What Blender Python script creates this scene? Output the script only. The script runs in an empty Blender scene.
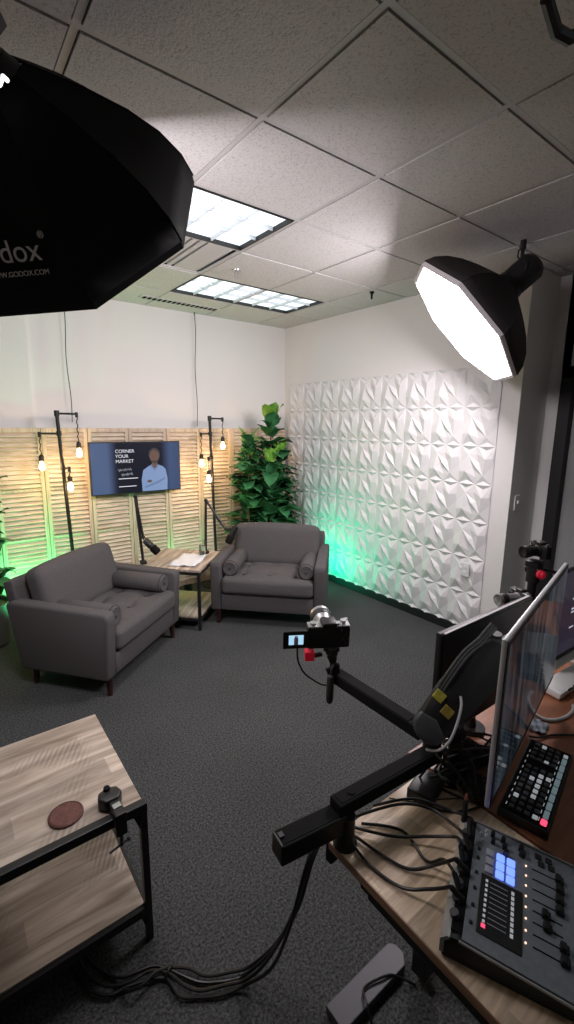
import bpy, bmesh, math, random
from mathutils import Vector, Matrix, Euler, geometry
random.seed(7)
PI = math.pi
SC = bpy.context.scene
COL = SC.collection
CEIL = 2.937

# ------------------------------------------------------------------ materials
def mat(name, col, rough=.6, metal=0., spec=.5, emis=None, estr=0., noise=None, bump=None, coat=0., trans=0., ior=1.45):
    """noise=(scale, amount, stretch xyz) varies the colour; bump=(scale, strength)"""
    m = bpy.data.materials.new(name); m.use_nodes = True
    nt = m.node_tree; b = nt.nodes['Principled BSDF']
    b.inputs['Base Color'].default_value = (*col, 1)
    b.inputs['Roughness'].default_value = rough
    b.inputs['Metallic'].default_value = metal
    b.inputs['Specular IOR Level'].default_value = spec
    b.inputs['Coat Weight'].default_value = coat
    b.inputs['Transmission Weight'].default_value = trans
    b.inputs['IOR'].default_value = ior
    if emis:
        b.inputs['Emission Color'].default_value = (*emis, 1)
        b.inputs['Emission Strength'].default_value = estr
    tc = None
    if noise or bump:
        tc = nt.nodes.new('ShaderNodeTexCoord')
    if noise:
        mp = nt.nodes.new('ShaderNodeMapping'); mp.inputs['Scale'].default_value = noise[2] if len(noise) > 2 else (1, 1, 1)
        nt.links.new(tc.outputs['Object'], mp.inputs['Vector'])
        n = nt.nodes.new('ShaderNodeTexNoise'); n.inputs['Scale'].default_value = noise[0]; n.inputs['Detail'].default_value = 6
        nt.links.new(mp.outputs['Vector'], n.inputs['Vector'])
        r = nt.nodes.new('ShaderNodeValToRGB'); a = noise[1]
        r.color_ramp.elements[0].position = .3; r.color_ramp.elements[1].position = .7
        r.color_ramp.elements[0].color = (*[c * (1 - a) for c in col], 1)
        r.color_ramp.elements[1].color = (*[min(1, c * (1 + a)) for c in col], 1)
        nt.links.new(n.outputs['Fac'], r.inputs['Fac']); nt.links.new(r.outputs['Color'], b.inputs['Base Color'])
    if bump:
        n2 = nt.nodes.new('ShaderNodeTexNoise'); n2.inputs['Scale'].default_value = bump[0]; n2.inputs['Detail'].default_value = 3
        nt.links.new(tc.outputs['Object'], n2.inputs['Vector'])
        bp = nt.nodes.new('ShaderNodeBump'); bp.inputs['Strength'].default_value = bump[1]; bp.inputs['Distance'].default_value = .01
        nt.links.new(n2.outputs['Fac'], bp.inputs['Height']); nt.links.new(bp.outputs['Normal'], b.inputs['Normal'])
    return m

def wood(name, c1, c2, scale=6., stretch=(1, 12, 12), plank=None, rough=.5, plank_axis=1, saw=0.):
    """grain runs along local X; plank=width splits it into boards with their own tone"""
    m = bpy.data.materials.new(name); m.use_nodes = True
    nt = m.node_tree; N = nt.nodes; L = nt.links; b = N['Principled BSDF']; b.inputs['Roughness'].default_value = rough
    tc = N.new('ShaderNodeTexCoord'); mp = N.new('ShaderNodeMapping'); mp.inputs['Scale'].default_value = stretch
    L.new(tc.outputs['Object'], mp.inputs['Vector'])
    n = N.new('ShaderNodeTexNoise'); n.inputs['Scale'].default_value = scale; n.inputs['Detail'].default_value = 8; n.inputs['Distortion'].default_value = .6
    L.new(mp.outputs['Vector'], n.inputs['Vector'])
    r = N.new('ShaderNodeValToRGB'); r.color_ramp.elements[0].position = .33; r.color_ramp.elements[1].position = .68
    r.color_ramp.elements[0].color = (*c1, 1); r.color_ramp.elements[1].color = (*c2, 1)
    L.new(n.outputs['Fac'], r.inputs['Fac']); out = r.outputs['Color']
    if plank:
        sp = N.new('ShaderNodeSeparateXYZ'); L.new(tc.outputs['Object'], sp.inputs['Vector'])
        dv = N.new('ShaderNodeMath'); dv.operation = 'DIVIDE'; dv.inputs[1].default_value = plank
        L.new(sp.outputs[plank_axis], dv.inputs[0])
        fl = N.new('ShaderNodeMath'); fl.operation = 'FLOOR'; L.new(dv.outputs[0], fl.inputs[0])
        # staggered board ends
        st = N.new('ShaderNodeMath'); st.operation = 'MULTIPLY_ADD'; st.inputs[1].default_value = .37
        L.new(fl.outputs[0], st.inputs[0]); L.new(sp.outputs[1 - plank_axis], st.inputs[2])
        d2 = N.new('ShaderNodeMath'); d2.operation = 'DIVIDE'; d2.inputs[1].default_value = plank * 7
        L.new(st.outputs[0], d2.inputs[0])
        f2 = N.new('ShaderNodeMath'); f2.operation = 'FLOOR'; L.new(d2.outputs[0], f2.inputs[0])
        cb = N.new('ShaderNodeCombineXYZ'); L.new(fl.outputs[0], cb.inputs[0]); L.new(f2.outputs[0], cb.inputs[1])
        wn = N.new('ShaderNodeTexWhiteNoise'); wn.noise_dimensions = '3D'; L.new(cb.outputs[0], wn.inputs['Vector'])
        mr = N.new('ShaderNodeMapRange'); mr.inputs['To Min'].default_value = .72; mr.inputs['To Max'].default_value = 1.18
        L.new(wn.outputs['Value'], mr.inputs['Value'])
        mx = N.new('ShaderNodeVectorMath'); mx.operation = 'SCALE'
        L.new(out, mx.inputs[0]); L.new(mr.outputs[0], mx.inputs['Scale']); out = mx.outputs[0]
    if saw:
        mp2 = N.new('ShaderNodeMapping'); mp2.inputs['Rotation'].default_value = (0, 0, .5)
        L.new(tc.outputs['Object'], mp2.inputs['Vector'])
        w = N.new('ShaderNodeTexWave'); w.inputs['Scale'].default_value = 18; w.inputs['Distortion'].default_value = .6
        L.new(mp2.outputs['Vector'], w.inputs['Vector'])
        n3 = N.new('ShaderNodeTexNoise'); n3.inputs['Scale'].default_value = 3.2; L.new(tc.outputs['Object'], n3.inputs['Vector'])
        r3 = N.new('ShaderNodeValToRGB'); r3.color_ramp.elements[0].position = .52; r3.color_ramp.elements[1].position = .62
        L.new(n3.outputs['Fac'], r3.inputs['Fac'])
        mu = N.new('ShaderNodeMath'); mu.operation = 'MULTIPLY'; L.new(w.outputs['Fac'], mu.inputs[0]); L.new(r3.outputs['Color'], mu.inputs[1])
        mr3 = N.new('ShaderNodeMapRange'); mr3.inputs['To Min'].default_value = 1.; mr3.inputs['To Max'].default_value = 1 - saw
        L.new(mu.outputs[0], mr3.inputs['Value'])
        mx2 = N.new('ShaderNodeVectorMath'); mx2.operation = 'SCALE'
        L.new(out, mx2.inputs[0]); L.new(mr3.outputs[0], mx2.inputs['Scale']); out = mx2.outputs[0]
    L.new(out, b.inputs['Base Color'])
    bp = N.new('ShaderNodeBump'); bp.inputs['Strength'].default_value = .15; L.new(n.outputs['Fac'], bp.inputs['Height']); L.new(bp.outputs['Normal'], b.inputs['Normal'])
    return m

M = {}
M['wall'] = mat('wall_paint', (.74, .73, .72), .75, bump=(60, .05))
M['wall_grey'] = mat('grey_wall_paint', (.40, .385, .37), .8, bump=(60, .05))
M['panel'] = mat('white_gypsum', (.72, .715, .72), .55)
M['black_trim'] = mat('black_trim', (.012, .012, .013), .55)
M['door'] = mat('grey_door', (.33, .34, .34), .5)
M['tbar'] = mat('ceiling_bar', (.52, .51, .515), .5)
M['shadow_gap'] = mat('ceiling_void', (.02, .02, .02), .9)
M['fabric'] = mat('grey_upholstery', (.098, .092, .093), .95, spec=.15, noise=(220, .22), bump=(420, .35))
M['fabric_dark'] = mat('grey_upholstery_seam', (.055, .05, .05), .95, spec=.1)
M['leg_wood'] = mat('dark_cherry_wood', (.035, .012, .012), .35)
M['black'] = mat('black_plastic', (.012, .012, .013), .42)
M['black_matt'] = mat('matt_black', (.008, .008, .008), .85, spec=.2)
M['black_metal'] = mat('black_steel', (.014, .014, .015), .38, spec=.5)
M['softcloth'] = mat('black_nylon', (.006, .006, .007), .7, spec=.25)
M['softcloth2'] = mat('charcoal_nylon', (.03, .026, .028), .7, spec=.25)
M['rim_tape'] = mat('grey_binding', (.66, .63, .65), .6)
M['diffuser'] = mat('glowing_diffuser', (.9, .9, .9), .6, emis=(1, .915, .955), estr=15.0)
M['fluoro'] = mat('fluorescent_glow', (.9, .9, .9), .6, emis=(.80, .93, 1), estr=.60)
M['louvre'] = mat('white_louvre', (.62, .68, .72), .35)
M['white'] = mat('white_plastic', (.78, .78, .77), .45)
M['cable'] = mat('black_rubber', (.010, .010, .010), .38)
M['cable_grey'] = mat('grey_rubber', (.06, .063, .066), .45)
M['cable_white'] = mat('white_rubber', (.62, .62, .62), .45)
M['bulb'] = mat('glowing_filament', (1, .8, .5), .4, emis=(1, .74, .36), estr=13)
M['bulb_glass'] = mat('amber_bulb', (1, .85, .55), .2, emis=(1, .74, .36), estr=4)
M['shutter'] = wood('pale_shutter_wood', (.50, .395, .29), (.80, .69, .56), 3., (2, 2, 24), rough=.6)
M['shutter_frame'] = wood('shutter_frame_wood', (.44, .34, .245), (.66, .54, .42), 4., (12, 12, 1), rough=.6)
M['leaf'] = mat('fig_leaf', (.032, .14, .05), .42, noise=(6, .55), spec=.4)
M['leaf_young'] = mat('young_fig_leaf', (.16, .38, .05), .42, noise=(8, .3))
M['bark'] = mat('fig_bark', (.11, .075, .045), .8, noise=(30, .4))
M['pot'] = mat('grey_pot', (.13, .13, .13), .6)
M['table_wood'] = wood('greyed_oak', (.24, .185, .14), (.62, .53, .44), 2.6, (1.1, 9, 9), plank=.098, rough=.5, saw=.38)
M['desk_wood'] = wood('blonde_block', (.58, .42, .28), (.95, .77, .56), 4., (1.6, 16, 16), plank=.042, rough=.38)
M['desk_edge'] = wood('blonde_edge', (.25, .14, .09), (.40, .25, .15), 4., (8, 2, 20), rough=.5)
M['brown'] = mat('brown_laminate', (.30, .118, .060), .38, noise=(5, .2, (1, 8, 8)))
M['steel'] = mat('grey_steel', (.06, .06, .068), .45, metal=.1)
M['mon_edge'] = mat('pale_aluminium', (.66, .67, .68), .4, metal=.2)
M['silver'] = mat('silver', (.55, .56, .57), .3, metal=.9)
M['coaster'] = mat('brown_leather', (.115, .042, .032), .65, noise=(60, .3), bump=(200, .3))
M['screen_gloss'] = mat('glossy_screen', (.012, .013, .018), .045, spec=.9)
def painted_reflection_screen():  # dim emission streaks imitate reflections in the glass, not a displayed picture
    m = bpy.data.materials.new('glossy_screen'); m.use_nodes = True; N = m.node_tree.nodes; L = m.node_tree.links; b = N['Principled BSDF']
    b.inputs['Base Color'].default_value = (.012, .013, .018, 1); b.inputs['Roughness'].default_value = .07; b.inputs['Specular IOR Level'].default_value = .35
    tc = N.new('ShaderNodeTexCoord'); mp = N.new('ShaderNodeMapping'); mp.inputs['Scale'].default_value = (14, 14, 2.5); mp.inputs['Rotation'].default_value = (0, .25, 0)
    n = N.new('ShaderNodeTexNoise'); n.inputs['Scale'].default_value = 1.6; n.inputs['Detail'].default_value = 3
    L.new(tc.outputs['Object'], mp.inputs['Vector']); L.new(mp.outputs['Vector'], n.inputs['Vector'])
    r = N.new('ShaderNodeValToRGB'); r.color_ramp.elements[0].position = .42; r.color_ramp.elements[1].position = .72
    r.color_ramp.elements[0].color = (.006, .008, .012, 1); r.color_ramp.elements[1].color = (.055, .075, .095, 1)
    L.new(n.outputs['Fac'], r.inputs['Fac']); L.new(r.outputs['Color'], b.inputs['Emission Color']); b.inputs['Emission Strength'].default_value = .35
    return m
M['screen_gloss'] = painted_reflection_screen()
M['screen_dim'] = mat('dim_screen', (.01, .01, .02), .12, emis=(.035, .03, .055), estr=.3)
M['screen_text'] = mat('screen_text', (.3, .3, .3), .5, emis=(.7, .72, .85), estr=.35)
M['mix_face'] = mat('slate_faceplate', (.215, .238, .27), .42, noise=(90, .12))
M['mix_side'] = mat('black_housing', (.008, .014, .012), .45)
M['mix_edge'] = mat('grey_housing', (.38, .39, .39), .35, metal=.2)
M['pad_blue'] = mat('blue_pad', (.15, .25, .8), .4, emis=(.14, .24, 1), estr=1.0)
M['pad_grey'] = mat('grey_pad', (.45, .47, .56), .5)
M['key_white'] = mat('lit_key', (.45, .47, .5), .4, emis=(.8, .85, .9), estr=.15)
M['key_grey'] = mat('grey_key', (.11, .115, .125), .5)
M['key_blue'] = mat('pale_blue_key', (.20, .27, .31), .5, emis=(.4, .55, .6), estr=.12)
M['key_red'] = mat('red_key', (.8, .05, .12), .4, emis=(1, .07, .16), estr=.8)
M['lamp_red'] = mat('red_marker', (.55, .012, .04), .4, emis=(1, .02, .06), estr=.05)
M['led'] = mat('warm_led', (.9, .6, .5), .5, emis=(1, .6, .45), estr=.9)
M['lcd'] = mat('camera_lcd', (.3, .5, .6), .3, emis=(.38, .62, .82), estr=.6)
M['velcro'] = mat('yellow_velcro', (.42, .38, .05), .8, noise=(60, .3))
M['velcro2'] = mat('ochre_velcro', (.27, .20, .03), .8, noise=(60, .3))
M['glass'] = mat('clear_glass', (.95, .97, .97), .03, trans=1.)
M['paper'] = mat('paper', (.75, .76, .78), .8)
M['note'] = mat('blue_grey_card', (.16, .20, .24), .6)
M['logo'] = mat('printed_grey', (.8, .8, .8), .7)
M['copper'] = mat('brushed_copper', (.35, .14, .09), .35, metal=.5)

def carpet():
    m = bpy.data.materials.new('charcoal_carpet'); m.use_nodes = True
    nt = m.node_tree; N = nt.nodes; L = nt.links; b = N['Principled BSDF']; b.inputs['Roughness'].default_value = .98; b.inputs['Specular IOR Level'].default_value = .08
    tc = N.new('ShaderNodeTexCoord')
    n = N.new('ShaderNodeTexNoise'); n.inputs['Scale'].default_value = 105; n.inputs['Detail'].default_value = 5; n.inputs['Roughness'].default_value = .75
    L.new(tc.outputs['Object'], n.inputs['Vector'])
    r = N.new('ShaderNodeValToRGB'); r.color_ramp.elements[0].position = .38; r.color_ramp.elements[1].position = .66
    r.color_ramp.elements[0].color = (.022, .0235, .0235, 1); r.color_ramp.elements[1].color = (.118, .122, .122, 1)
    L.new(n.outputs['Fac'], r.inputs['Fac'])
    n2 = N.new('ShaderNodeTexNoise'); n2.inputs['Scale'].default_value = 2.2; n2.inputs['Detail'].default_value = 4
    L.new(tc.outputs['Object'], n2.inputs['Vector'])
    mr = N.new('ShaderNodeMapRange'); mr.inputs['To Min'].default_value = .8; mr.inputs['To Max'].default_value = 1.2
    L.new(n2.outputs['Fac'], mr.inputs['Value'])
    v = N.new('ShaderNodeVectorMath'); v.operation = 'SCALE'; L.new(r.outputs['Color'], v.inputs[0]); L.new(mr.outputs[0], v.inputs['Scale'])
    L.new(v.outputs[0], b.inputs['Base Color'])
    bp = N.new('ShaderNodeBump'); bp.inputs['Strength'].default_value = .6; bp.inputs['Distance'].default_value = .01
    L.new(n.outputs['Fac'], bp.inputs['Height']); L.new(bp.outputs['Normal'], b.inputs['Normal'])
    return m
M['carpet'] = carpet()

def tile_mat():
    m = bpy.data.materials.new('mineral_fibre_tile'); m.use_nodes = True
    nt = m.node_tree; N = nt.nodes; L = nt.links; b = N['Principled BSDF']; b.inputs['Roughness'].default_value = .95; b.inputs['Specular IOR Level'].default_value = .1
    tc = N.new('ShaderNodeTexCoord')
    n = N.new('ShaderNodeTexNoise'); n.inputs['Scale'].default_value = 120; n.inputs['Detail'].default_value = 3; n.inputs['Roughness'].default_value = .7
    L.new(tc.outputs['Object'], n.inputs['Vector'])
    r = N.new('ShaderNodeValToRGB'); r.color_ramp.elements[0].position = .34; r.color_ramp.elements[1].position = .47
    r.color_ramp.elements[0].color = (.40, .39, .385, 1); r.color_ramp.elements[1].color = (.62, .605, .60, 1)
    L.new(n.outputs['Fac'], r.inputs['Fac']); L.new(r.outputs['Color'], b.inputs['Base Color'])
    bp = N.new('ShaderNodeBump'); bp.inputs['Strength'].default_value = .4; bp.inputs['Distance'].default_value = .005
    L.new(n.outputs['Fac'], bp.inputs['Height']); L.new(bp.outputs['Normal'], b.inputs['Normal'])
    return m
M['tile'] = tile_mat()

# ------------------------------------------------------------------ mesh builder
def frame_of(d):
    d = Vector(d).normalized()
    up = Vector((0, 0, 1)) if abs(d.z) < .95 else Vector((1, 0, 0))
    x = up.cross(d).normalized(); y = d.cross(x)
    return x, y, d

def rot_to(xdir, zdir=(0, 0, 1)):
    x = Vector(xdir).normalized(); z = Vector(zdir); y = z.cross(x).normalized(); z = x.cross(y)
    return Matrix((x, y, z)).transposed()

class MB:
    def __init__(s): s.bm = bmesh.new(); s.mi = 0
    def _set(s, faces):
        for f in faces: f.material_index = s.mi
    def _merge(s, t):
        mp = {v: s.bm.verts.new(v.co) for v in t.verts}
        s._set([s.bm.faces.new([mp[v] for v in f.verts]) for f in t.faces]); t.free()
    def box(s, c, size, R=None, bevel=0, seg=2):
        t = bmesh.new(); bmesh.ops.create_cube(t, size=1.0)
        for v in t.verts: v.co = Vector((v.co.x * size[0], v.co.y * size[1], v.co.z * size[2]))
        if bevel: bmesh.ops.bevel(t, geom=list(t.edges), offset=min(bevel, min(size) * .45), segments=seg, affect='EDGES', profile=.5)
        for v in t.verts: v.co = (R @ v.co if R is not None else v.co) + Vector(c)
        s._merge(t); return s
    def cyl(s, p0, p1, r0, r1=None, n=20, caps=True):
        r1 = r0 if r1 is None else r1
        p0, p1 = Vector(p0), Vector(p1); x, y, d = frame_of(p1 - p0)
        A = [s.bm.verts.new(p0 + r0 * (math.cos(2 * PI * k / n) * x + math.sin(2 * PI * k / n) * y)) for k in range(n)]
        B = [s.bm.verts.new(p1 + r1 * (math.cos(2 * PI * k / n) * x + math.sin(2 * PI * k / n) * y)) for k in range(n)]
        fs = [s.bm.faces.new((A[k], A[(k + 1) % n], B[(k + 1) % n], B[k])) for k in range(n)]
        if caps: fs += [s.bm.faces.new(A[::-1]), s.bm.faces.new(B)]
        s._set(fs); return s
    def lathe(s, p0, axis, prof, n=24):
        """prof: list of (radius, distance along axis)"""
        p0 = Vector(p0); x, y, d = frame_of(axis); rings = []
        for (r, h) in prof:
            c = p0 + d * h
            if r < 1e-5: rings.append([s.bm.verts.new(c)])
            else: rings.append([s.bm.verts.new(c + r * (math.cos(2 * PI * k / n) * x + math.sin(2 * PI * k / n) * y)) for k in range(n)])
        fs = []
        for A, B in zip(rings, rings[1:]):
            if len(A) == 1 and len(B) == 1: continue
            for k in range(n):
                if len(A) == 1: fs.append(s.bm.faces.new((A[0], B[(k + 1) % n], B[k])))
                elif len(B) == 1: fs.append(s.bm.faces.new((A[k], A[(k + 1) % n], B[0])))
                else: fs.append(s.bm.faces.new((A[k], A[(k + 1) % n], B[(k + 1) % n], B[k])))
        if len(rings[0]) > 1: fs.append(s.bm.faces.new(rings[0][::-1]))
        if len(rings[-1]) > 1: fs.append(s.bm.faces.new(rings[-1]))
        s._set(fs); return s
    def tube(s, pts, r, n=8, smooth=0):
        P = [Vector(p) for p in pts]
        if smooth: P = spline(P, smooth)
        rings = []
        x = None
        for i, p in enumerate(P):
            t = (P[min(i + 1, len(P) - 1)] - P[max(i - 1, 0)])
            if t.length < 1e-9: t = Vector((0, 0, 1))
            t.normalize()
            if x is None: x, y, _ = frame_of(t)
            else:
                x = (x - t * x.dot(t)); x = x.normalized() if x.length > 1e-6 else frame_of(t)[0]
                y = t.cross(x)
            rr = r if not callable(r) else r(i / (len(P) - 1))
            rings.append([s.bm.verts.new(p + rr * (math.cos(2 * PI * k / n) * x + math.sin(2 * PI * k / n) * y)) for k in range(n)])
        fs = []
        for A, B in zip(rings, rings[1:]):
            for k in range(n): fs.append(s.bm.faces.new((A[k], A[(k + 1) % n], B[(k + 1) % n], B[k])))
        fs += [s.bm.faces.new(rings[0][::-1]), s.bm.faces.new(rings[-1])]
        s._set(fs); return s
    def prism(s, poly, ext, o=(0, 0, 0), R=None, bevel=0):
        """poly of (u,v) in local XY, extruded along local Z by ext, then R and offset o"""
        t = bmesh.new()
        A = [t.verts.new((u, v, 0)) for u, v in poly]; B = [t.verts.new((u, v, ext)) for u, v in poly]
        n = len(poly); t.faces.new(A[::-1]); t.faces.new(B)
        for k in range(n): t.faces.new((A[k], A[(k + 1) % n], B[(k + 1) % n], B[k]))
        if bevel: bmesh.ops.bevel(t, geom=list(t.edges), offset=bevel, segments=3, affect='EDGES', profile=.5)
        for v in t.verts: v.co = (R @ v.co if R is not None else v.co) + Vector(o)
        s._merge(t); return s
    def cushion(s, c, size, r=.04, puff=0., n=14, R=None, tufts=None, fn=None):
        hx, hy, hz = [k / 2 for k in size]
        r = min(r, hx, hy, hz)
        t = bmesh.new(); bmesh.ops.create_cube(t, size=2.0)
        bmesh.ops.subdivide_edges(t, edges=list(t.edges), cuts=n, use_grid_fill=True)
        seen = list(t.verts)
        for v in seen:
            q = Vector((math.copysign(abs(v.co.x) ** .85, v.co.x), math.copysign(abs(v.co.y) ** .85, v.co.y), math.copysign(abs(v.co.z) ** .85, v.co.z)))
            p = Vector((q.x * hx, q.y * hy, q.z * hz))
            inn = Vector((max(-hx + r, min(hx - r, p.x)), max(-hy + r, min(hy - r, p.y)), max(-hz + r, min(hz - r, p.z))))
            d = p - inn
            if d.length > 1e-9: p = inn + d.normalized() * r if (abs(q.x) > .999 or abs(q.y) > .999 or abs(q.z) > .999) else p
            if puff:
                ux, uy, uz = p.x / hx, p.y / hy, p.z / hz
                p.z += math.copysign(puff * (1 - ux * ux) * (1 - uy * uy), uz) * abs(uz)
                p.y += math.copysign(puff * .5 * (1 - ux * ux) * (1 - uz * uz), uy) * abs(uy)
            if tufts and p.z > 0:
                for (tx, ty) in tufts:
                    dd = (p.x - tx) ** 2 + (p.y - ty) ** 2
                    p.z -= .034 * math.exp(-dd / (.050 ** 2))
                p.z -= .009 * max(max(math.exp(-((p.x - tx) / .012) ** 2) for tx, ty in tufts), max(math.exp(-((p.y - ty) / .012) ** 2) for tx, ty in tufts)) * (1 if abs(p.x) < hx - .05 and abs(p.y) < hy - .05 else 0)
            if fn: p = fn(p)
            v.co = (R @ p if R is not None else p) + Vector(c)
        s._merge(t); return s
    def sphere(s, c, r, sc=(1, 1, 1), seg=16):
        rr = bmesh.ops.create_uvsphere(s.bm, u_segments=seg, v_segments=seg // 2 + 2, radius=r)
        for v in rr['verts']: v.co = Vector((v.co.x * sc[0], v.co.y * sc[1], v.co.z * sc[2])) + Vector(c)
        s._set({f for v in rr['verts'] for f in v.link_faces}); return s
    def quad(s, a, b, c, d):
        f = s.bm.faces.new([s.bm.verts.new(Vector(p)) for p in (a, b, c, d)]); s._set([f]); return s
    def build(s, name, mats, parent=None, smooth=False, local=False, angle=35):
        if parent is not None and not local:
            Pm = Matrix.Translation(parent.location) @ parent.rotation_euler.to_matrix().to_4x4() if parent.parent is None else \
                Matrix.Translation(parent.parent.location) @ parent.parent.rotation_euler.to_matrix().to_4x4()
            s.bm.transform(Pm.inverted())
        bmesh.ops.recalc_face_normals(s.bm, faces=s.bm.faces)
        me = bpy.data.meshes.new(name)
        if smooth:
            for f in s.bm.faces: f.smooth = True
            for e in s.bm.edges:
                if len(e.link_faces) == 2 and e.calc_face_angle(0) > math.radians(angle): e.smooth = False
        s.bm.to_mesh(me); s.bm.free()
        for m in (mats if isinstance(mats, (list, tuple)) else [mats]): me.materials.append(M[m] if isinstance(m, str) else m)
        o = bpy.data.objects.new(name, me); COL.objects.link(o)
        if parent is not None: o.parent = parent
        return o

def spline(P, k=6):
    out = []
    for i in range(len(P) - 1):
        p0, p1, p2, p3 = P[max(i - 1, 0)], P[i], P[i + 1], P[min(i + 2, len(P) - 1)]
        for j in range(k):
            t = j / k
            out.append(.5 * ((2 * p1) + (-p0 + p2) * t + (2 * p0 - 5 * p1 + 4 * p2 - p3) * t * t + (-p0 + 3 * p1 - 3 * p2 + p3) * t ** 3))
    out.append(P[-1]); return out

def thing(name, label, cat, loc=(0, 0, 0), rz=0., group=None):
    o = bpy.data.objects.new(name, None); COL.objects.link(o); o.empty_display_size = .05
    o.location = loc; o.rotation_euler = (0, 0, rz); return tag(o, label, cat, group)
def tag(o, label, cat, group=None):
    o['label'] = label; o['category'] = cat
    if group: o['group'] = group
    return o
def struct(o): o['kind'] = 'structure'; return o
def copy_tree(o, parent=None):
    c = o.copy(); COL.objects.link(c)
    if parent is not None: c.parent = parent
    for ch in list(o.children): copy_tree(ch, c)
    return c
def text_mesh(name, body, size, R, o, material, parent, extrude=.0006, align='LEFT'):
    cu = bpy.data.curves.new(name, 'FONT'); cu.body = body; cu.size = size; cu.extrude = extrude; cu.align_x = align
    t = bpy.data.objects.new(name + '_source', cu); COL.objects.link(t)
    dg = bpy.context.evaluated_depsgraph_get(); me = bpy.data.meshes.new_from_object(t.evaluated_get(dg))
    bpy.data.objects.remove(t); bpy.data.curves.remove(cu)
    mw = Matrix.Translation(Vector(o)) @ R.to_4x4()
    if parent is not None: mw = (Matrix.Translation(parent.location) @ parent.rotation_euler.to_matrix().to_4x4()).inverted() @ mw
    me.transform(mw); me.materials.clear(); me.materials.append(M[material])
    ob = bpy.data.objects.new(name, me); COL.objects.link(ob)
    if parent is not None: ob.parent = parent
    return ob

# ------------------------------------------------------------------ camera
def make_camera():
    yaw, pitch, roll, F = 0.653098795, -0.193106954, 0.0118005765, 454.985
    cy, sy, cp, sp = math.cos(yaw), math.sin(yaw), math.cos(pitch), math.sin(pitch)
    f = Vector((sy * cp, cy * cp, sp)); r = Vector((cy, -sy, 0)); u = r.cross(f)
    c, s = math.cos(roll), math.sin(roll); r2 = c * r + s * u; u2 = -s * r + c * u
    cd = bpy.data.cameras.new('camera'); cam = bpy.data.objects.new('camera', cd); COL.objects.link(cam)
    R = Matrix((r2, u2, -f)).transposed().to_4x4(); cam.matrix_world = Matrix.Translation((0, 0, 1.8125)) @ R
    cd.sensor_fit = 'HORIZONTAL'; cd.sensor_width = 36; cd.lens = F / 574 * 36; cd.clip_start = .02
    SC.camera = cam
make_camera()

# ------------------------------------------------------------------ room shell
XW, YB, YE, XH = 3.52, 4.674, 1.735, 3.95
struct(MB().box((1.2, 1.4, -.03), (7.2, 7.2, .06)).build('floor', 'carpet'))
struct(MB().box((.71, YB + .06, 1.5), (5.8, .12, 3.0)).build('wall_back', 'wall'))
struct(MB().box(((XW + 4.15) / 2, (YE + YB + .12) / 2, 1.5), (4.15 - XW, YB + .12 - YE, 3.0)).build('wall_right', 'wall'))
struct(MB().box((-2.15, 1.4, 1.5), (.1, 7.0, 3.0)).build('wall_left', 'wall_grey'))
struct(MB().box((1.0, -2.05, 1.5), (6.4, .1, 3.0)).build('wall_front', 'wall_grey'))
# hall wall with a door opening
w = MB()
w.box((XH + .05, 1.66, 1.5), (.1, .15, 3.0)); w.box((XH + .05, -.65, 1.5), (.1, 2.7, 3.0)); w.box((XH + .05, 1.17, 2.62), (.1, .96, .76))
struct(w.build('wall_hall', 'wall'))
# slightly raised part of the back wall, left of the lamp
struct(MB().box((-.69, YB - .02, 2.20), (2.80, .04, 1.48)).build('trim_1', 'wall'))
# black baseboards
struct(MB().box((XW - .012, (YE + YB) / 2, .04), (.024, YB - YE, .08), bevel=.004).build('baseboard_right', 'black_trim'))
struct(MB().box((.66, YB - .01, .04), (5.6, .02, .08), bevel=.004).build('baseboard_back', 'black_trim'))
struct(MB().box(((XW + XH) / 2, YE - .012, .04), (XH - XW, .024, .08), bevel=.004).build('baseboard_end', 'black_trim'))
# door
df = MB()
df.box((XH - .01, 1.57, 1.13), (.13, .09, 2.26), bevel=.006); df.box((XH - .01, .73, 1.13), (.13, .09, 2.26), bevel=.006); df.box((XH - .01, 1.15, 2.215), (.13, .93, .09), bevel=.006)
d1 = MB().box((XH + .02, 1.165, 1.085), (.045, .77, 2.15), bevel=.003).build('door_1', 'door'); struct(d1)
fr = df.build('door_frame', 'black_trim', d1, local=True)
MB().cyl((XH - .005, .86, 1.0), (XH - .06, .86, 1.0), .012).cyl((XH - .055, .86, 1.0), (XH - .055, .98, 1.0), .009).build('door_handle', 'silver', d1, local=True, smooth=True)

# ceiling tiles and bars
GX0, GDX, GY0, GDY = 1.1074, .6565, 1.0187, .61
xs = [GX0 + GDX * i for i in range(-5, 5)]; ys = [GY0 + GDY * j for j in range(-5, 7)]
holes = set()
def cell(i, j): return (GX0 + GDX * i, GY0 + GDY * j)
LIGHTS = [(-1, 2), (1, 4), (0, -2)]      # lower left cell of each two-cell fitting
for (i, j) in LIGHTS: holes |= {(i, j), (i + 1, j)}
holes.add((0, 3))
ct = MB(); g = .017
for i in range(-5, 5):
    for j in range(-5, 7):
        if (i, j) in holes: continue
        x0, y0 = cell(i, j); x1, y1 = min(x0 + GDX, 4.15), min(y0 + GDY, YB + .05)
        if x0 > 4.1 or y0 > YB - .02: continue
        ct.box(((x0 + x1) / 2, (y0 + y1) / 2, CEIL + .006), (x1 - x0 - 2 * g, y1 - y0 - 2 * g, .012))
struct(ct.build('ceiling', 'tile'))
cb = MB()
for i in range(-5, 6):
    x = GX0 + GDX * i
    if x < 4.1: cb.box((x, 1.35, CEIL + .008), (.023, 6.7, .008))
for j in range(-5, 7):
    y = GY0 + GDY * j
    if y < YB - .03: cb.box((1.0, y, CEIL + .0085), (6.3, .023, .008))
cb.box((.7, YB - .012, CEIL + .004), (5.6, .024, .01)); cb.box((XW - .012, (YE + YB) / 2, CEIL + .004), (.024, YB - YE, .01))
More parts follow.
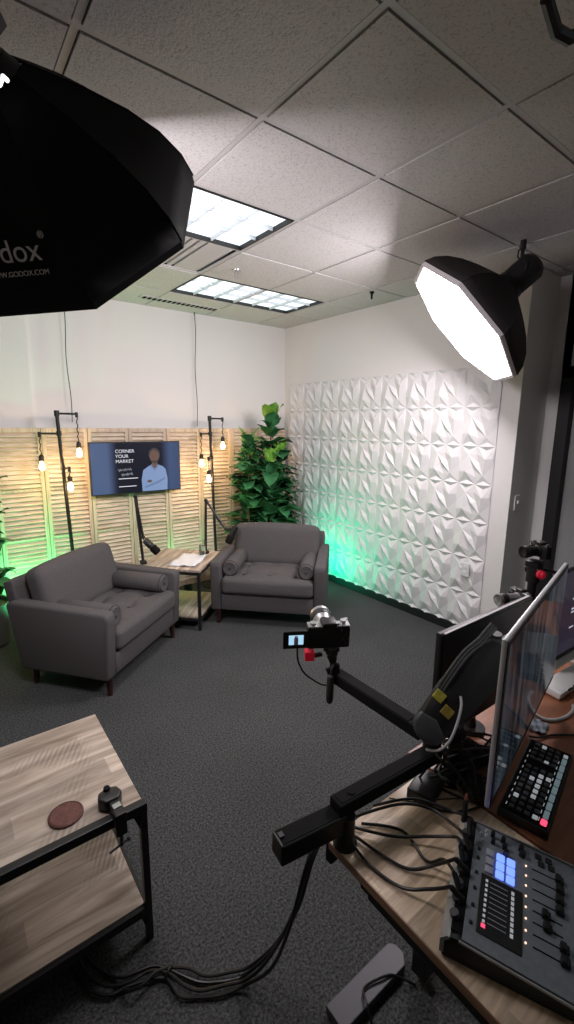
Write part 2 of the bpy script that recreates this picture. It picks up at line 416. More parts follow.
cb.box((XH - .012, -.1, CEIL + .004), (.024, 3.6, .01)); cb.box(((XW + XH) / 2, YE - .012, CEIL + .004), (XH - XW, .024, .01))
struct(cb.build('trim_2', 'tbar'))
struct(MB().box((1.0, 1.35, CEIL + .16), (6.3, 6.8, .04)).build('ceiling_slab', 'shadow_gap'))

# fluorescent fittings
def ceiling_light(i, j, label):
    x0, y0 = cell(i, j); cx, cy = x0 + GDX, y0 + GDY / 2; W, D = 2 * GDX - .03, GDY - .03
    t = thing('ceiling_light', label, 'ceiling light', (cx, cy, CEIL), 0, 'louvred ceiling light fittings')
    f = MB()
    for sx in (-1, 1): f.box((cx + sx * (W / 2 - .005), cy, CEIL + .012), (.010, D, .026))
    for sy in (-1, 1): f.box((cx, cy + sy * (D / 2 - .005), CEIL + .012), (W, .010, .026))
    f.build('frame', 'black_trim', t)
    MB().box((cx, cy, CEIL + .030), (W - .004, D - .004, .004)).build('glowing_panel', 'fluoro', t)
    l = MB(); nx, ny = 6, 3; w, d = W - .02, D - .02
    for k in range(1, nx): 
        X = cx - w / 2 + w * k / nx
        l.prism([(-.002, 0), (.002, 0), (.007, .022), (-.007, .022)], d, (X, cy + d / 2, CEIL + .006), Matrix(((1, 0, 0), (0, 0, -1), (0, 1, 0))))
    for k in range(1, ny):
        Y = cy - d / 2 + d * k / ny
        l.prism([(-.002, 0), (.002, 0), (.007, .022), (-.007, .022)], w, (cx - w / 2, Y, CEIL + .006), Matrix(((0, 0, 1), (1, 0, 0), (0, 1, 0))))
    l.build('louvre_grid', 'louvre', t)
ceiling_light(*LIGHTS[0], 'bright louvred ceiling light half hidden behind the large black softbox')
ceiling_light(*LIGHTS[1], 'long louvred ceiling light nearest the back wall of wooden shutters')

ceiling_light(*LIGHTS[2], 'unseen louvred ceiling light added above the desk with the mixer to brighten the foreground')  # extra fitting out of view, added to lift the light on the foreground
# vents
x0, y0 = cell(0, 3)
v = thing('ceiling_vent', 'square ceiling vent with long slots between the two ceiling lights', 'vent', (x0 + GDX / 2, y0 + GDY / 2, CEIL))
MB().box((x0 + GDX / 2, y0 + GDY / 2, CEIL + .03), (GDX - .03, GDY - .03, .01)).build('backing', 'tbar', v)
s = MB()
for k, (a, b_) in enumerate([(.02, .22), (.25, .29), (.315, .345), (.37, .40), (.425, .60)]): s.box((x0 + (a + b_) / 2 + .01, y0 + GDY / 2, CEIL + .012), (b_ - a, GDY - .05, .008))
s.build('slat', 'tbar', v)
x1, y1 = cell(-1, 5); y1 = 4.10
v = thing('ceiling_vent', 'narrow dark slotted air grille in the ceiling by the back wall', 'vent', (1.95, 4.36, CEIL))
MB().box((2.02, 4.36, CEIL - .004), (.80, .10, .008)).build('frame', 'tbar', v)
s = MB()
for k in range(16): s.box((1.66 + k * .048, 4.36, CEIL - .009), (.030, .075, .003))
s.build('slot', 'black_matt', v)
t = thing('ceiling_sprinkler', 'small metal sprinkler head under a ceiling tile beside the lights', 'sprinkler', (1.93, 3.19, CEIL))
MB().lathe((1.93, 3.19, CEIL), (0, 0, -1), [(.032, 0), (.03, .006), (.012, .012), (.012, .022)]).build('escutcheon', 'silver', t, smooth=True)
MB().tube([(1.92, 3.19, CEIL - .02), (1.915, 3.19, CEIL - .04), (1.93, 3.19, CEIL - .055)], .004).tube([(1.94, 3.19, CEIL - .02), (1.945, 3.19, CEIL - .04), (1.93, 3.19, CEIL - .055)], .004).cyl((1.93, 3.19, CEIL - .055), (1.93, 3.19, CEIL - .059), .018).build('deflector', 'silver', t, smooth=True)
tag(MB().cyl((3.14, 2.93, CEIL), (3.14, 2.93, CEIL - .012), .02).cyl((3.14, 2.93, CEIL - .01), (3.14, 2.93, CEIL - .06), .010, .008).build('ceiling_sensor', 'black_matt', smooth=True), 'small black peg hanging from the ceiling above the white panels', 'sensor')

# ------------------------------------------------------------------ sculpted wall panels
def panelling():
    W_, H_ = .3, .314; nC, nR = 9, 7; y0, z0 = 1.885, .075
    P = [((0, 0), 0), ((.5, 0), 0), ((1, 0), 0), ((0, 1), 0), ((.5, 1), 0), ((1, 1), 0),
         ((.25, 0), .62), ((.75, 0), .62), ((.25, 1), .62), ((.75, 1), .62),
         ((.25, .105), .02), ((.75, .105), .02), ((.25, .895), .02), ((.75, .895), .02),
         ((.22, .33), .95), ((.73, .24), .45), ((.27, .76), .45), ((.78, .67), .95),
         ((.50, .50), 1.0), ((.41, .44), .12), ((.59, .56), .12), ((0, .5), .12), ((1, .5), .12),
         ((.03, .30), .45), ((.97, .70), .45), ((.5, .20), .20), ((.5, .80), .20)]
    co = [Vector(p) for p, h in P]; hh = [h for p, h in P]
    ix = lambda p: [q for q, _ in P].index(p)
    E = [((.27, .76), (.50, .50)), ((.50, .50), (.73, .24)), ((.27, .76), (.41, .44)), ((.41, .44), (.73, .24)), ((.27, .76), (.59, .56)), ((.59, .56), (.73, .24)),
         ((0, 0), (.25, .105)), ((.25, .105), (.5, 0)), ((.5, 0), (.75, .105)), ((.75, .105), (1, 0)), ((0, 1), (.25, .895)), ((.25, .895), (.5, 1)), ((.5, 1), (.75, .895)), ((.75, .895), (1, 1)),
         ((0, 0), (.22, .33)), ((.5, 0), (.22, .33)), ((.5, 0), (.73, .24)), ((1, 0), (.73, .24)), ((0, 1), (.27, .76)), ((.5, 1), (.27, .76)), ((.5, 1), (.78, .67)), ((1, 1), (.78, .67)),
         ((.22, .33), (0, .5)), ((.78, .67), (1, .5))]
    v, e, f, *_ = geometry.delaunay_2d_cdt(co, [(ix(a), ix(b)) for a, b in E], [], 0, 1e-6)
    dep = .032; m = MB(); bm = m.bm
    for c in range(nC):
        for r in range(nR):
            base = [bm.verts.new((XW - .008 - dep * hh[k] if k < len(hh) else XW - .02, y0 + (nC - c - p.x) * W_, z0 + (r + p.y) * H_)) for k, p in enumerate(v)]
            for t in f: bm.faces.new([base[k] for k in t])
    bmesh.ops.remove_doubles(bm, verts=bm.verts, dist=1e-4)
    m.box((XW - .004, y0 + nC * W_ / 2, z0 + nR * H_ / 2), (.006, nC * W_, nR * H_))
    return m.build('wall_panelling', 'panel')
tag(panelling(), 'white sculpted wall panelling with a geometric star and facet relief', 'wall panelling')

# small wall fittings
o = thing('light_switch', 'light switch on the dark narrow wall beside the black door frame', 'light switch', (3.632, YE, 1.21))
MB().box((3.632, YE - .004, 1.21), (.075, .008, .118), bevel=.002).build('switch_plate', 'wall', o)
MB().box((3.632, YE - .011, 1.215), (.012, .014, .026)).build('toggle', 'white', o)
o = thing('wall_outlet', 'white outlet cover low on the sculpted white panelling', 'outlet', (XW - .04, 2.03, .60))
MB().box((XW - .040, 2.03, .60), (.012, .075, .118), bevel=.003).build('cover_plate', 'panel', o)
MB().box((XW - .047, 2.03, .625), (.004, .032, .028), bevel=.001).box((XW - .047, 2.03, .578), (.004, .032, .028), bevel=.001).build('socket', 'white', o)

# ------------------------------------------------------------------ louvered shutters
SHW, SHH = .387, 1.745
def shutter_proto():
    t = thing('louvered_shutter', '', 'shutter', (0, 0, 0), 0, 'louvered wooden shutters along the back wall')
    f = MB(); sw = .034
    for sx in (-1, 1): f.box((sx * (SHW / 2 - sw / 2 - .002), 0, SHH / 2), (sw, .028, SHH), bevel=.003)
    for z, h in ((SHH - .02, .04), (1.195, .022), (.745, .022), (.03, .06)): f.box((0, 0, z), (SHW - 2 * sw, .024, h), bevel=.002)
    f.build('frame', 'shutter_frame', t, local=True)
    s = MB(); ws = SHW - 2 * sw - .004
    for (a, b_) in ((.062, .730), (.770, 1.180), (1.215, 1.704)):
        n = round((b_ - a) / .040)
        for k in range(n):
            z = a + (b_ - a) * (k + .5) / n
            s.box((0, -.001, z), (ws, .042, .0065), Matrix.Rotation(math.radians(52 + random.uniform(-5, 5)), 3, 'X') @ Matrix.Rotation(math.radians(random.uniform(-.9, .9)), 3, 'Y'))
    s.build('slats', 'shutter', t, local=True)
    b = MB().box((0, .012, SHH / 2), (SHW - .05, .003, SHH - .05)).build('backing_cloth', 'shutter', t, local=True)
    return t
LBL = ['cut by the left edge of the photo behind the leafy plant', 'left of the hanging bulb at far left', 'behind the black pole of the left lamp',
       'under the left half of the television', 'under the middle of the television', 'under the right end of the television', 'behind the black pole of the right lamp',
       'half covered by the leafy fig tree', 'in the corner, mostly covered by the fig tree']
p0 = shutter_proto()
for i in range(9):
    o = p0 if i == 0 else copy_tree(p0)
    o.location = (-.03 + SHW * (i + .5), 4.585, .0); o.rotation_euler = (0, 0, math.radians(2.5 if i % 2 else -2.5))
    o['label'] = 'pale louvered wooden shutter ' + LBL[i]

# ------------------------------------------------------------------ armchairs
def sofa(label, loc, rz, wide, kind='armchair'):
    t = thing(kind, label, 'armchair', loc, rz, None)
    hw = wide / 2; AT = .10; D = .80
    # arms: side profile leaning a little, extruded across
    def arm(s):
        poly = [(.02, .13), (-.005, .56), (.012, .598), (.74, .615), (.785, .59), (.70, .13)]
        m = MB(); R = Matrix(((0, 0, 1), (1, 0, 0), (0, 1, 0)))
        m.prism(poly, AT, (-hw if s < 0 else hw - AT, 0, 0), R, bevel=.022)
        m.build('armrest', 'fabric', t, smooth=True, local=True, angle=60)
    arm(-1); arm(1)
    m = MB(); m.box((0, .37, .215), (wide - 2 * AT, .70, .15), bevel=.012); m.build('base_frame', 'fabric', t, smooth=True, local=True)
    m = MB(); m.box((0, .035, .293), (wide - 2 * AT - .01, .02, .007)); m.build('piping', 'fabric_dark', t, local=True)
    # back frame
    R = Matrix.Rotation(math.radians(-14), 3, 'X')
    m = MB(); m.cushion((0, .73, .445), (wide - .10, .10, .60), .03, R=R, n=8); m.build('back_frame', 'fabric', t, smooth=True, local=True, angle=60)
    iw = wide - 2 * AT - .006
    tf = [(x, y) for x in (-.24, 0, .24) for y in (-.13, .12)]
    m = MB(); m.cushion((0, .30, .375), (iw, .63, .155), .042, puff=.018, n=44, tufts=tf); m.build('seat_cushion', 'fabric', t, smooth=True, local=True, angle=80)
    b = MB()
    for (x, y) in tf: b.sphere((x, .30 + y, .437), .014, (1, 1, .5), 10)
    b.build('tufting_buttons', 'fabric_dark', t, smooth=True, local=True)
    Rb = Matrix.Rotation(math.radians(-15), 3, 'X')
    m = MB(); m.cushion((0, .60, .615), (iw + .02, .16, .405), .06, puff=.02, n=16, R=Rb); m.build('back_cushion', 'fabric', t, smooth=True, local=True, angle=80)
    for s in (-1, 1):
        x = s * (hw - AT - .072)
        m = MB(); r = .074
        m.lathe((x, .05, .522), (0, 1, 0), [(0, .006), (r * .35, .004), (r * .8, 0), (r, .018), (r, .43), (r * .8, .448), (0, .448)], 24)
        bo = m.build('bolster_pillow', 'fabric', t, smooth=True, local=True, angle=50)
        MB().sphere((x, .052, .522), .012, (1, .6, 1), 10).tube([(x + r * .97 * math.cos(a * PI / 12), .066, .522 + r * .97 * math.sin(a * PI / 12)) for a in range(25)], .004, 6).build('button_piping', 'fabric_dark', bo, smooth=True, local=True)
    for sx in (-1, 1):
        for y in (.06, .64):
            MB().lathe((sx * (hw - .07), y, .145), (sx * .04, -.03 if y < .3 else .04, -1), [(.026, 0), (.024, .02), (.017, .145)], 14).build('leg', 'leg_wood', t, smooth=True, local=True)
    return t
sofa('grey upholstered armchair at left with its side turned to the coffee table', (1.125, 3.143, 0), math.radians(38.7), 1.0)
sofa('grey tufted armchair at right in front of the leafy fig tree', (2.180, 3.136, 0), math.radians(-45), 1.035)

# ------------------------------------------------------------------ side table between the chairs
SO = Vector((1.68, 3.42, 0)); SL = Vector((.72, .69, 0)).normalized(); SWd = Vector((-.69, .72, 0)).normalized()
def side_table():
    t = thing('side_table', 'wood and black metal side table standing between the two grey armchairs', 'side table', SO, math.atan2(SL.y, SL.x))
    L_, W_ = .62, .58      # local x along SL, y along SWd
    MB().box((L_ / 2, W_ / 2, .548), (L_, W_, .022), bevel=.003).build('tabletop', 'table_wood', t, local=True)
    MB().box((L_ / 2, W_ / 2, .118), (L_ - .03, W_ - .03, .018), bevel=.003).build('shelf', 'table_wood', t, local=True)
    f = MB()
    for y in (.016, W_ - .016): f.box((L_ / 2, y, .523), (L_ - .02, .022, .026))
    for x in (.016, L_ - .016): f.box((x, W_ / 2, .523), (.022, W_ - .02, .026))
    f.build('top_rail', 'black_metal', t, local=True); f = MB()
    for y in (.016, W_ - .016): f.box((L_ / 2, y, .098), (L_ - .04, .022, .022))
    for x in (.016, L_ - .016): f.box((x, W_ / 2, .098), (.022, W_ - .04, .022))
    f.build('shelf_rail', 'black_metal', t, local=True)
    for x in (.016, L_ - .016):
        for y in (.016, W_ - .016): MB().box((x, y, .255), (.026, .026, .51), bevel=.003).build('leg', 'black_metal', t, local=True)
side_table()
# papers (two crumpled sheets)
def sheet(c, w, d, rz, name, label, amp=.006, m='paper', h=.001):
    o = MB(); R = Matrix.Rotation(rz, 3, 'Z'); n = 8; g = {}
    for i in range(n + 1):
        for j in range(n + 1):
            x, y = (i / n - .5) * w, (j / n - .5) * d
            z = h + amp * (math.sin(i * 1.3 + j * .7) + 1) * .5 + amp * .5 * (1 + math.cos(j * 1.9 - i))
            g[i, j] = o.bm.verts.new(R @ Vector((x, y, z)) + Vector(c))
    for i in range(n):
        for j in range(n): o.bm.faces.new((g[i, j], g[i + 1, j], g[i + 1, j + 1], g[i, j + 1]))
    b = o.build(name, m, smooth=True); 
    md = b.modifiers.new('thickness', 'SOLIDIFY'); md.thickness = .0008
    return tag(b, label, 'paper')
sheet((1.73, 3.74, .560), .38, .25, .78, 'paper_sheets', 'crumpled white papers lying on the side table between the armchairs', .009)
def bottle():
    x, y, z = 1.915, 3.83, .5595
    t = thing('glass_tumbler', 'tall clear glass standing on the far corner of the side table', 'glass', (x, y, z))
    MB().lathe((x, y, z), (0, 0, 1), [(.030, 0), (.033, .004), (.036, .15), (.033, .151), (.0305, .012), (0, .010)], 24).build('glass_body', 'glass', t, smooth=True)
    MB().lathe((x, y, z + .0115), (0, 0, 1), [(.029, 0), (.0315, .085), (0, .085)], 20).build('water', mat('water', (.85, .95, 1), .02, trans=1, ior=1.33), t, smooth=True)
bottle()

# ------------------------------------------------------------------ microphones on boom arms
def mic_arm(label, base, top, elbow, m0, m1, face):
    base, top, elbow, m0, m1 = map(Vector, (base, top, elbow, m0, m1))
    t = thing('boom_stand', label, 'microphone arm', (base.x, base.y, .559))
    MB().box((base.x, base.y, .575), (.05, .05, .03), bevel=.004).box((base.x, base.y, .53), (.03, .03, .055)).build('table_clamp', 'black', t)
    m = MB(); m.tube([base + Vector((0, 0, .02)), top], .0125, 10); m.sphere(top, .018); m.build('riser', 'black_metal', t, smooth=True)
    m = MB(); m.tube([top, elbow], .011, 10); m.sphere(elbow, .016); m.build('boom', 'black_metal', t, smooth=True)
    c = MB(); mid = (top + elbow) / 2 + Vector((0, 0, -.035)); c.tube([top + Vector((.01, -.012, 0)), mid + Vector((0, -.015, 0)), elbow, (elbow + m0) / 2 + Vector((0, 0, -.03)), m0], .004, 6, smooth=5); c.build('signal_cord', 'cable', t, smooth=True)
    k = thing('microphone', label.replace('boom arm', 'broadcast microphone').replace('holding', 'on'), 'microphone', tuple(m0))
    d = (m1 - m0).normalized(); L_ = (m1 - m0).length
    MB().lathe(m0, d, [(.024, 0), (.031, .008), (.032, L_ * .45), (.028, L_ * .47), (.028, L_ * .55)], 20).build('microphone_body', 'black', k, smooth=True)
    MB().lathe(m0 + d * L_ * .55, d, [(.033, 0), (.036, .01), (.036, L_ * .32), (.030, L_ * .43), (0, L_ * .45)], 20).build('foam_windscreen', 'black_matt', k, smooth=True)
    s = d.cross(Vector((0, 0, 1))).normalized()
    y = MB(); c0 = m0 + d * L_ * .28
    y.tube([c0 + s * .033, c0 + s * .04 - d * .02, elbow + s * .01, elbow - s * .01, c0 - s * .04 - d * .02, c0 - s * .033], .005, 8); y.cyl(c0 + s * .028, c0 + s * .045, .012); y.cyl(c0 - s * .028, c0 - s * .045, .012)
    y.build('yoke', 'black_metal', k, smooth=True)
mic_arm('black boom arm holding the left microphone under the television', (1.358, 3.885, .56), (1.345, 3.97, 1.165), (1.375, 3.90, .80), (1.385, 3.89, .775), (1.47, 3.80, .66), 1)
mic_arm('black boom arm holding the right microphone beside the tufted armchair', (1.965, 3.86, .56), (2.015, 3.93, 1.07), (2.135, 3.765, .80), (2.215, 3.71, .83), (2.135, 3.725, .66), 1)

# ------------------------------------------------------------------ television
def television():
    x0, x1, z0, z1, y = 1.108, 2.005, 1.112, 1.617, 4.47
    t = thing('television', 'flat black television hung in front of the wooden shutters', 'television', ((x0 + x1) / 2, y, z0))
    cx, cz = (x0 + x1) / 2, (z0 + z1) / 2; w, h = x1 - x0, z1 - z0
    MB().box((cx, y + .018, cz), (w, .036, h), bevel=.004).build('housing', 'black', t)
    MB().box((cx, y + .055, cz), (.3, .04, .25)).box((cx, y + .082, cz), (.10, .03, .25)).build('wall_bracket', 'black_metal', t)
    # picture: dark middle, blue side bands
    m = bpy.data.materials.new('television_picture'); m.use_nodes = True; N = m.node_tree.nodes; L = m.node_tree.links
    b = N['Principled BSDF']; b.inputs['Base Color'].default_value = (.01, .01, .015, 1); b.inputs['Roughness'].default_value = .2
    tc = N.new('ShaderNodeTexCoord'); sp = N.new('ShaderNodeSeparateXYZ'); L.new(tc.outputs['Generated'], sp.inputs[0])
    r = N.new('ShaderNodeValToRGB'); cr = r.color_ramp
    cr.elements[0].position = 0; cr.elements[0].color = (.10, .17, .34, 1); cr.elements[1].position = 1; cr.elements[1].color = (.055, .10, .22, 1)
    for p, c in ((.17, (.11, .17, .33)), (.25, (.02, .03, .07)), (.28, (.004, .006, .016)), (.78, (.004, .006, .016)), (.82, (.03, .05, .12)), (.88, (.07, .12, .26))):
        e = cr.elements.new(p); e.color = (*c, 1)
    L.new(sp.outputs[0], r.inputs['Fac']); L.new(r.outputs['Color'], b.inputs['Emission Color']); b.inputs['Emission Strength'].default_value = .38
    M['tvpic'] = m
    sc = MB().box((cx, y - .001, cz), (w - .02, .004, h - .02)).build('screen', 'tvpic', t)
    M['tvtext'] = mat('television_lettering', (.1, .1, .1), .5, emis=(.75, .77, .85), estr=.5)
    M['tvscript'] = mat('television_script', (.1, .1, .1), .5, emis=(.30, .33, .42), estr=.45)
    RX = Matrix(((1, 0, 0), (0, 0, -1), (0, 1, 0)))
    for k, (s, z) in enumerate((('CORNER', 1.512), ('YOUR', 1.464), ('MARKET', 1.416))):
        text_mesh('headline', s, .046, RX, (x0 + .235, y - .0045, z), 'tvtext', t)
    for (sx, sz, wd) in ((.255, 1.343, .13), (.285, 1.298, .11)):
        pts = [(x0 + sx + wd * k / 40, y - .0045, sz + .010 * k / 40 + .011 * math.sin(k * 1.25) * (1 + .5 * math.sin(k * .37))) for k in range(41)]
        MB().tube(pts, .0016, 5).build('script_line', 'tvscript', t)
    MB().box((x0 + .35, y - .004, 1.262), (.19, .002, .007)).box((x0 + .34, y - .004, 1.185), (.17, .002, .007)).build('caption_bar', 'tvtext', t)
    # man in a pale blue shirt, arms crossed (flat picture on the screen)
    M['tvskin'] = mat('picture_skin', (.02, .01, .01), .5, emis=(.10, .055, .04), estr=.6)
    M['tvhair'] = mat('picture_hair', (.01, .01, .01), .5, emis=(.012, .011, .014), estr=.9)
    M['tvshirt'] = mat('picture_shirt', (.05, .07, .1), .5, emis=(.20, .31, .58), estr=.42)
    M['tvfold'] = mat('picture_shirt_fold', (.05, .07, .1), .5, emis=(.11, .18, .36), estr=.42)
    px = x0 + .615; o_ = lambda pts: [(px + a, b_) for a, b_ in pts]
    def flat(pts, yy): 
        return [(a, -b_) for a, b_ in pts]
    Rp = Matrix(((1, 0, 0), (0, 0, -1), (0, 1, 0)))
    def shape(name, pts, dy, mm):
        m_ = MB(); m_.prism([(px + a, b_) for a, b_ in pts], .0012, (0, y - .0035 - dy, 0), Rp); m_.build(name, mm, t)
    ell = lambda cx_, cz_, rx, rz, n=24: [(cx_ + rx * math.cos(2 * PI * k / n), cz_ + rz * math.sin(2 * PI * k / n)) for k in range(n)]
    shape('shirt', [(-.13, 1.124), (-.135, 1.24), (-.115, 1.335), (-.07, 1.365), (-.025, 1.39), (.03, 1.39), (.09, 1.365), (.118, 1.335), (.135, 1.24), (.13, 1.124)], 0, 'tvshirt')
    shape('neck', [(-.022, 1.37), (-.025, 1.42), (.035, 1.42), (.032, 1.37), (.004, 1.345)], .001, 'tvskin')
    shape('hair', ell(.004, 1.487, .060, .066), .001, 'tvhair')
    shape('face', ell(.004, 1.468, .049, .064), .002, 'tvskin')
    shape('beard', [(-.03, 1.437), (-.02, 1.409), (.004, 1.400), (.028, 1.409), (.038, 1.437), (.02, 1.424), (-.012, 1.424)], .003, 'tvhair')
    shape('sleeve_fold', [(-.105, 1.17), (.02, 1.215), (.105, 1.25), (.11, 1.235), (.03, 1.195), (-.10, 1.155)], .001, 'tvfold')
    shape('hand', ell(-.055, 1.222, .024, .014), .002, 'tvskin')
    shape('collar', [(-.03, 1.388), (.004, 1.335), (.035, 1.388), (.048, 1.378), (.006, 1.322), (-.044, 1.378)], .002, 'tvfold')
television()

# ------------------------------------------------------------------ pipe floor lamps with hanging bulbs
def floor_lamp(x, y, top, arms, label):
    t = thing('floor_lamp', label, 'floor lamp', (x, y, 0), 0, 'black pipe floor lamps')
    MB().lathe((x, y, 0), (0, 0, 1), [(.15, 0), (.15, .012), (.04, .022), (.03, .05), (0, .05)], 32).build('base', 'black_metal', t, smooth=True)
    lean = lambda z: x + .026 - .044 * z / 1.3 * .9
    MB().cyl((lean(.03), y, .03), (lean(top), y, top), .0155).cyl((lean(top), y, top - .04), (lean(top), y, top + .012), .021).build('pole', 'black_metal', t, smooth=True)
    for (dx, dy, z, zb) in arms:
        m = MB(); m.tube([(lean(z), y, z), (x + dx, y + dy, z)], .009, 8); m.cyl((x + dx, y + dy, z + .014), (x + dx, y + dy, z - .03), .013); m.cyl((lean(z), y, z - .02), (lean(z), y, z + .02), .021)
        m.build('crossbar', 'black_metal', t, smooth=True)
        c = MB(); zc = zb + .11
        n = max(2, int((z - zc) / .02)); pts = [(x + dx + .006 * math.sin(k * 1.9), y + dy + .006 * math.cos(k * 1.9), z - .02 - (z - .02 - zc) * k / n) for k in range(n + 1)]
        c.tube(pts, .0045, 6); c.build('flex', 'cable', t, smooth=True)
        s = MB(); s.lathe((x + dx, y + dy, zc + .01), (0, 0, -1), [(.008, 0), (.020, .012), (.021, .052), (.017, .056)], 16); s.build('bulb_socket', 'black', t, smooth=True)
        b = MB(); b.lathe((x + dx, y + dy, zc - .042), (0, 0, -1), [(.012, 0), (.014, .010), (.024, .042), (.027, .058), (.021, .078), (.008, .088), (0, .09)], 18)
        b.build('bulb', 'bulb_glass', t, smooth=True)
        ld = bpy.data.lights.new('bulb_glow', 'POINT'); ld.energy = 2.0; ld.color = (1, .62, .28); ld.shadow_soft_size = .03
        lo = bpy.data.objects.new('bulb_glow', ld); COL.objects.link(lo); lo.parent = t; lo.location = (dx, dy - .05, zb)
floor_lamp(.882, 4.40, 1.885, [(.135, .03, 1.87, 1.505), (-.175, .03, 1.70, 1.40), (.02, -.06, 1.40, 1.215)], 'black pipe floor lamp with three glowing bulbs left of the television')
floor_lamp(2.352, 4.40, 1.865, [(.135, .02, 1.85, 1.54), (-.125, .02, 1.69, 1.36), (-.085, -.06, 1.44, 1.20)], 'black pipe floor lamp with three glowing bulbs right of the television')
def cord(x, zt, zb, label, wob):
    m = MB(); pts = [(x + wob * math.sin(k * .9), YB - .045 - .01 * math.sin(k), zt - (zt - zb) * k / 10) for k in range(11)]
    m.tube(pts, .0035, 6, smooth=3); m.cyl((x, YB - .045, CEIL - .0), (x, YB - .045, zt - .02), .005)
    tag(m.build('hanging_cord', 'cable', smooth=True), label, 'cord')
cord(1.02, 2.93, 1.80, 'thin dark cord running down the back wall above the left lamp', .006)
cord(2.29, 2.93, 1.765, 'thin dark cord running down the back wall above the right end of the television', .003)

# ------------------------------------------------------------------ fig plants
def leaf_geo(m, base, d, up, L_, W_, droop, cup):
    d = Vector(d).normalized(); side = d.cross(Vector(up)).normalized(); nrm = side.cross(d).normalized()
    nu, nv = 8, 4; g = {}
    for i in range(nu + 1):
        t = i / nu; wid = W_ * .5 * (math.sin(PI * min(1, t ** .8 * .97 + .03)) ** .8) * (.62 + .55 * t)
        c = Vector(base) + d * (L_ * t) - Vector((0, 0, 1)) * (droop * L_ * t * t)
        for j in range(-nv // 2, nv // 2 + 1):
            q = j / (nv / 2)
            g[i, j] = m.bm.verts.new(c + side * (wid * q) + nrm * (cup * abs(q) * wid + .012 * math.sin(9 * t + j) * abs(q)))
    for i in range(nu):
        for j in range(-nv // 2, nv // 2):
            f = m.bm.faces.new((g[i, j], g[i + 1, j], g[i + 1, j + 1], g[i, j + 1])); f.material_index = m.mi
def fig_plant(cx, cy, stems, label, lim, seed):
    rnd = random.Random(seed)
    t = thing('potted_fig_tree', label, 'plant', (cx, cy, 0))
    MB().lathe((cx, cy, 0), (0, 0, 1), [(.12, 0), (.15, .02), (.18, .34), (.185, .36), (.165, .36), (.16, .32), (0, .32)], 28).build('pot', 'pot', t, smooth=True)
    MB().lathe((cx, cy, .318), (0, 0, 1), [(.155, 0), (.155, .012), (0, .016)], 20).build('soil', 'bark', t, smooth=True)
    tr = MB(); lf = MB(); yl = MB()
    for (sx, sy, z0, zt, n, R_) in stems:
        pts = [(cx, cy, .3), (cx + sx * .5, cy + sy * .5, (.3 + z0) / 2), (cx + sx, cy + sy, z0), (cx + sx * 1.05, cy + sy, (z0 + zt) / 2), (cx + sx * 1.1, cy + sy, zt)]
        P = spline([Vector(p) for p in pts], 8); tr.tube(P, lambda q: .014 - .008 * q, 8)
        n = round(n * (1.4 if cx > 1 else 1))
        for k in range(n):
            u = (k + rnd.random() * .6) / n; z = z0 * .9 + (zt - z0 * .9) * u
            c = min(P, key=lambda p: abs(p.z - z)); a = k * 2.4 + rnd.uniform(-.3, .3)
            rr = R_ * (1 - .38 * u ** 2.6); L_ = rr * rnd.uniform(.85, 1.25)
            e = rnd.uniform(.15, .75) + (.6 * u if u > .85 else 0)
            d = Vector((math.cos(a) * math.cos(e), math.sin(a) * math.cos(e), math.sin(e)))
            tip = Vector(c) + d * L_
            for ax, lo, hi in ((0, lim[0], lim[1]), (1, lim[2], lim[3])):
                if tip[ax] < lo or tip[ax] > hi: d[ax] *= -.35 if abs(c[ax] - (lo if tip[ax] < lo else hi)) < .12 else .3
            d.normalize()
            tp = Vector(c) + d * L_
            if cx > 1 and tp.z < 1.0 and ((tp.x - 2.18) + (tp.y - 3.136)) * .707 < 1.02: continue
            young = (u > .95)
            leaf_geo(yl if young else lf, Vector(c) + d * .01, d, (0, 0, 1), L_, L_ * rnd.uniform(.62, .80), rnd.uniform(.15, .6) if not young else .05, rnd.uniform(.1, .35))
    tr.build('trunk', 'bark', t, smooth=True)
    lf.build('foliage', 'leaf', t, smooth=True, angle=80)
    yl.build('new_leaves', 'leaf_young', t, smooth=True, angle=80)
fig_plant(2.88, 4.12, [(.10, .10, .55, 1.86, 60, .34), (-.20, .06, .6, 1.62, 50, .27), (.20, .06, .55, 1.50, 46, .26), (-.02, -.08, .5, 1.40, 46, .30), (-.12, .16, .5, 1.48, 40, .30), (.08, -.02, .45, 1.15, 40, .32)],
          'leafy green fig tree in the corner behind the right armchair', (2.46, 3.30, 3.80, 4.52), 3)
fig_plant(.17, 4.22, [(.06, 0, .5, 1.60, 30, .26), (.02, -.06, .4, 1.2, 26, .25), (-.1, .04, .5, 1.35, 20, .26)], 'green leafy plant cut by the left edge of the photo', (-.25, .43, 3.9, 4.48), 11)

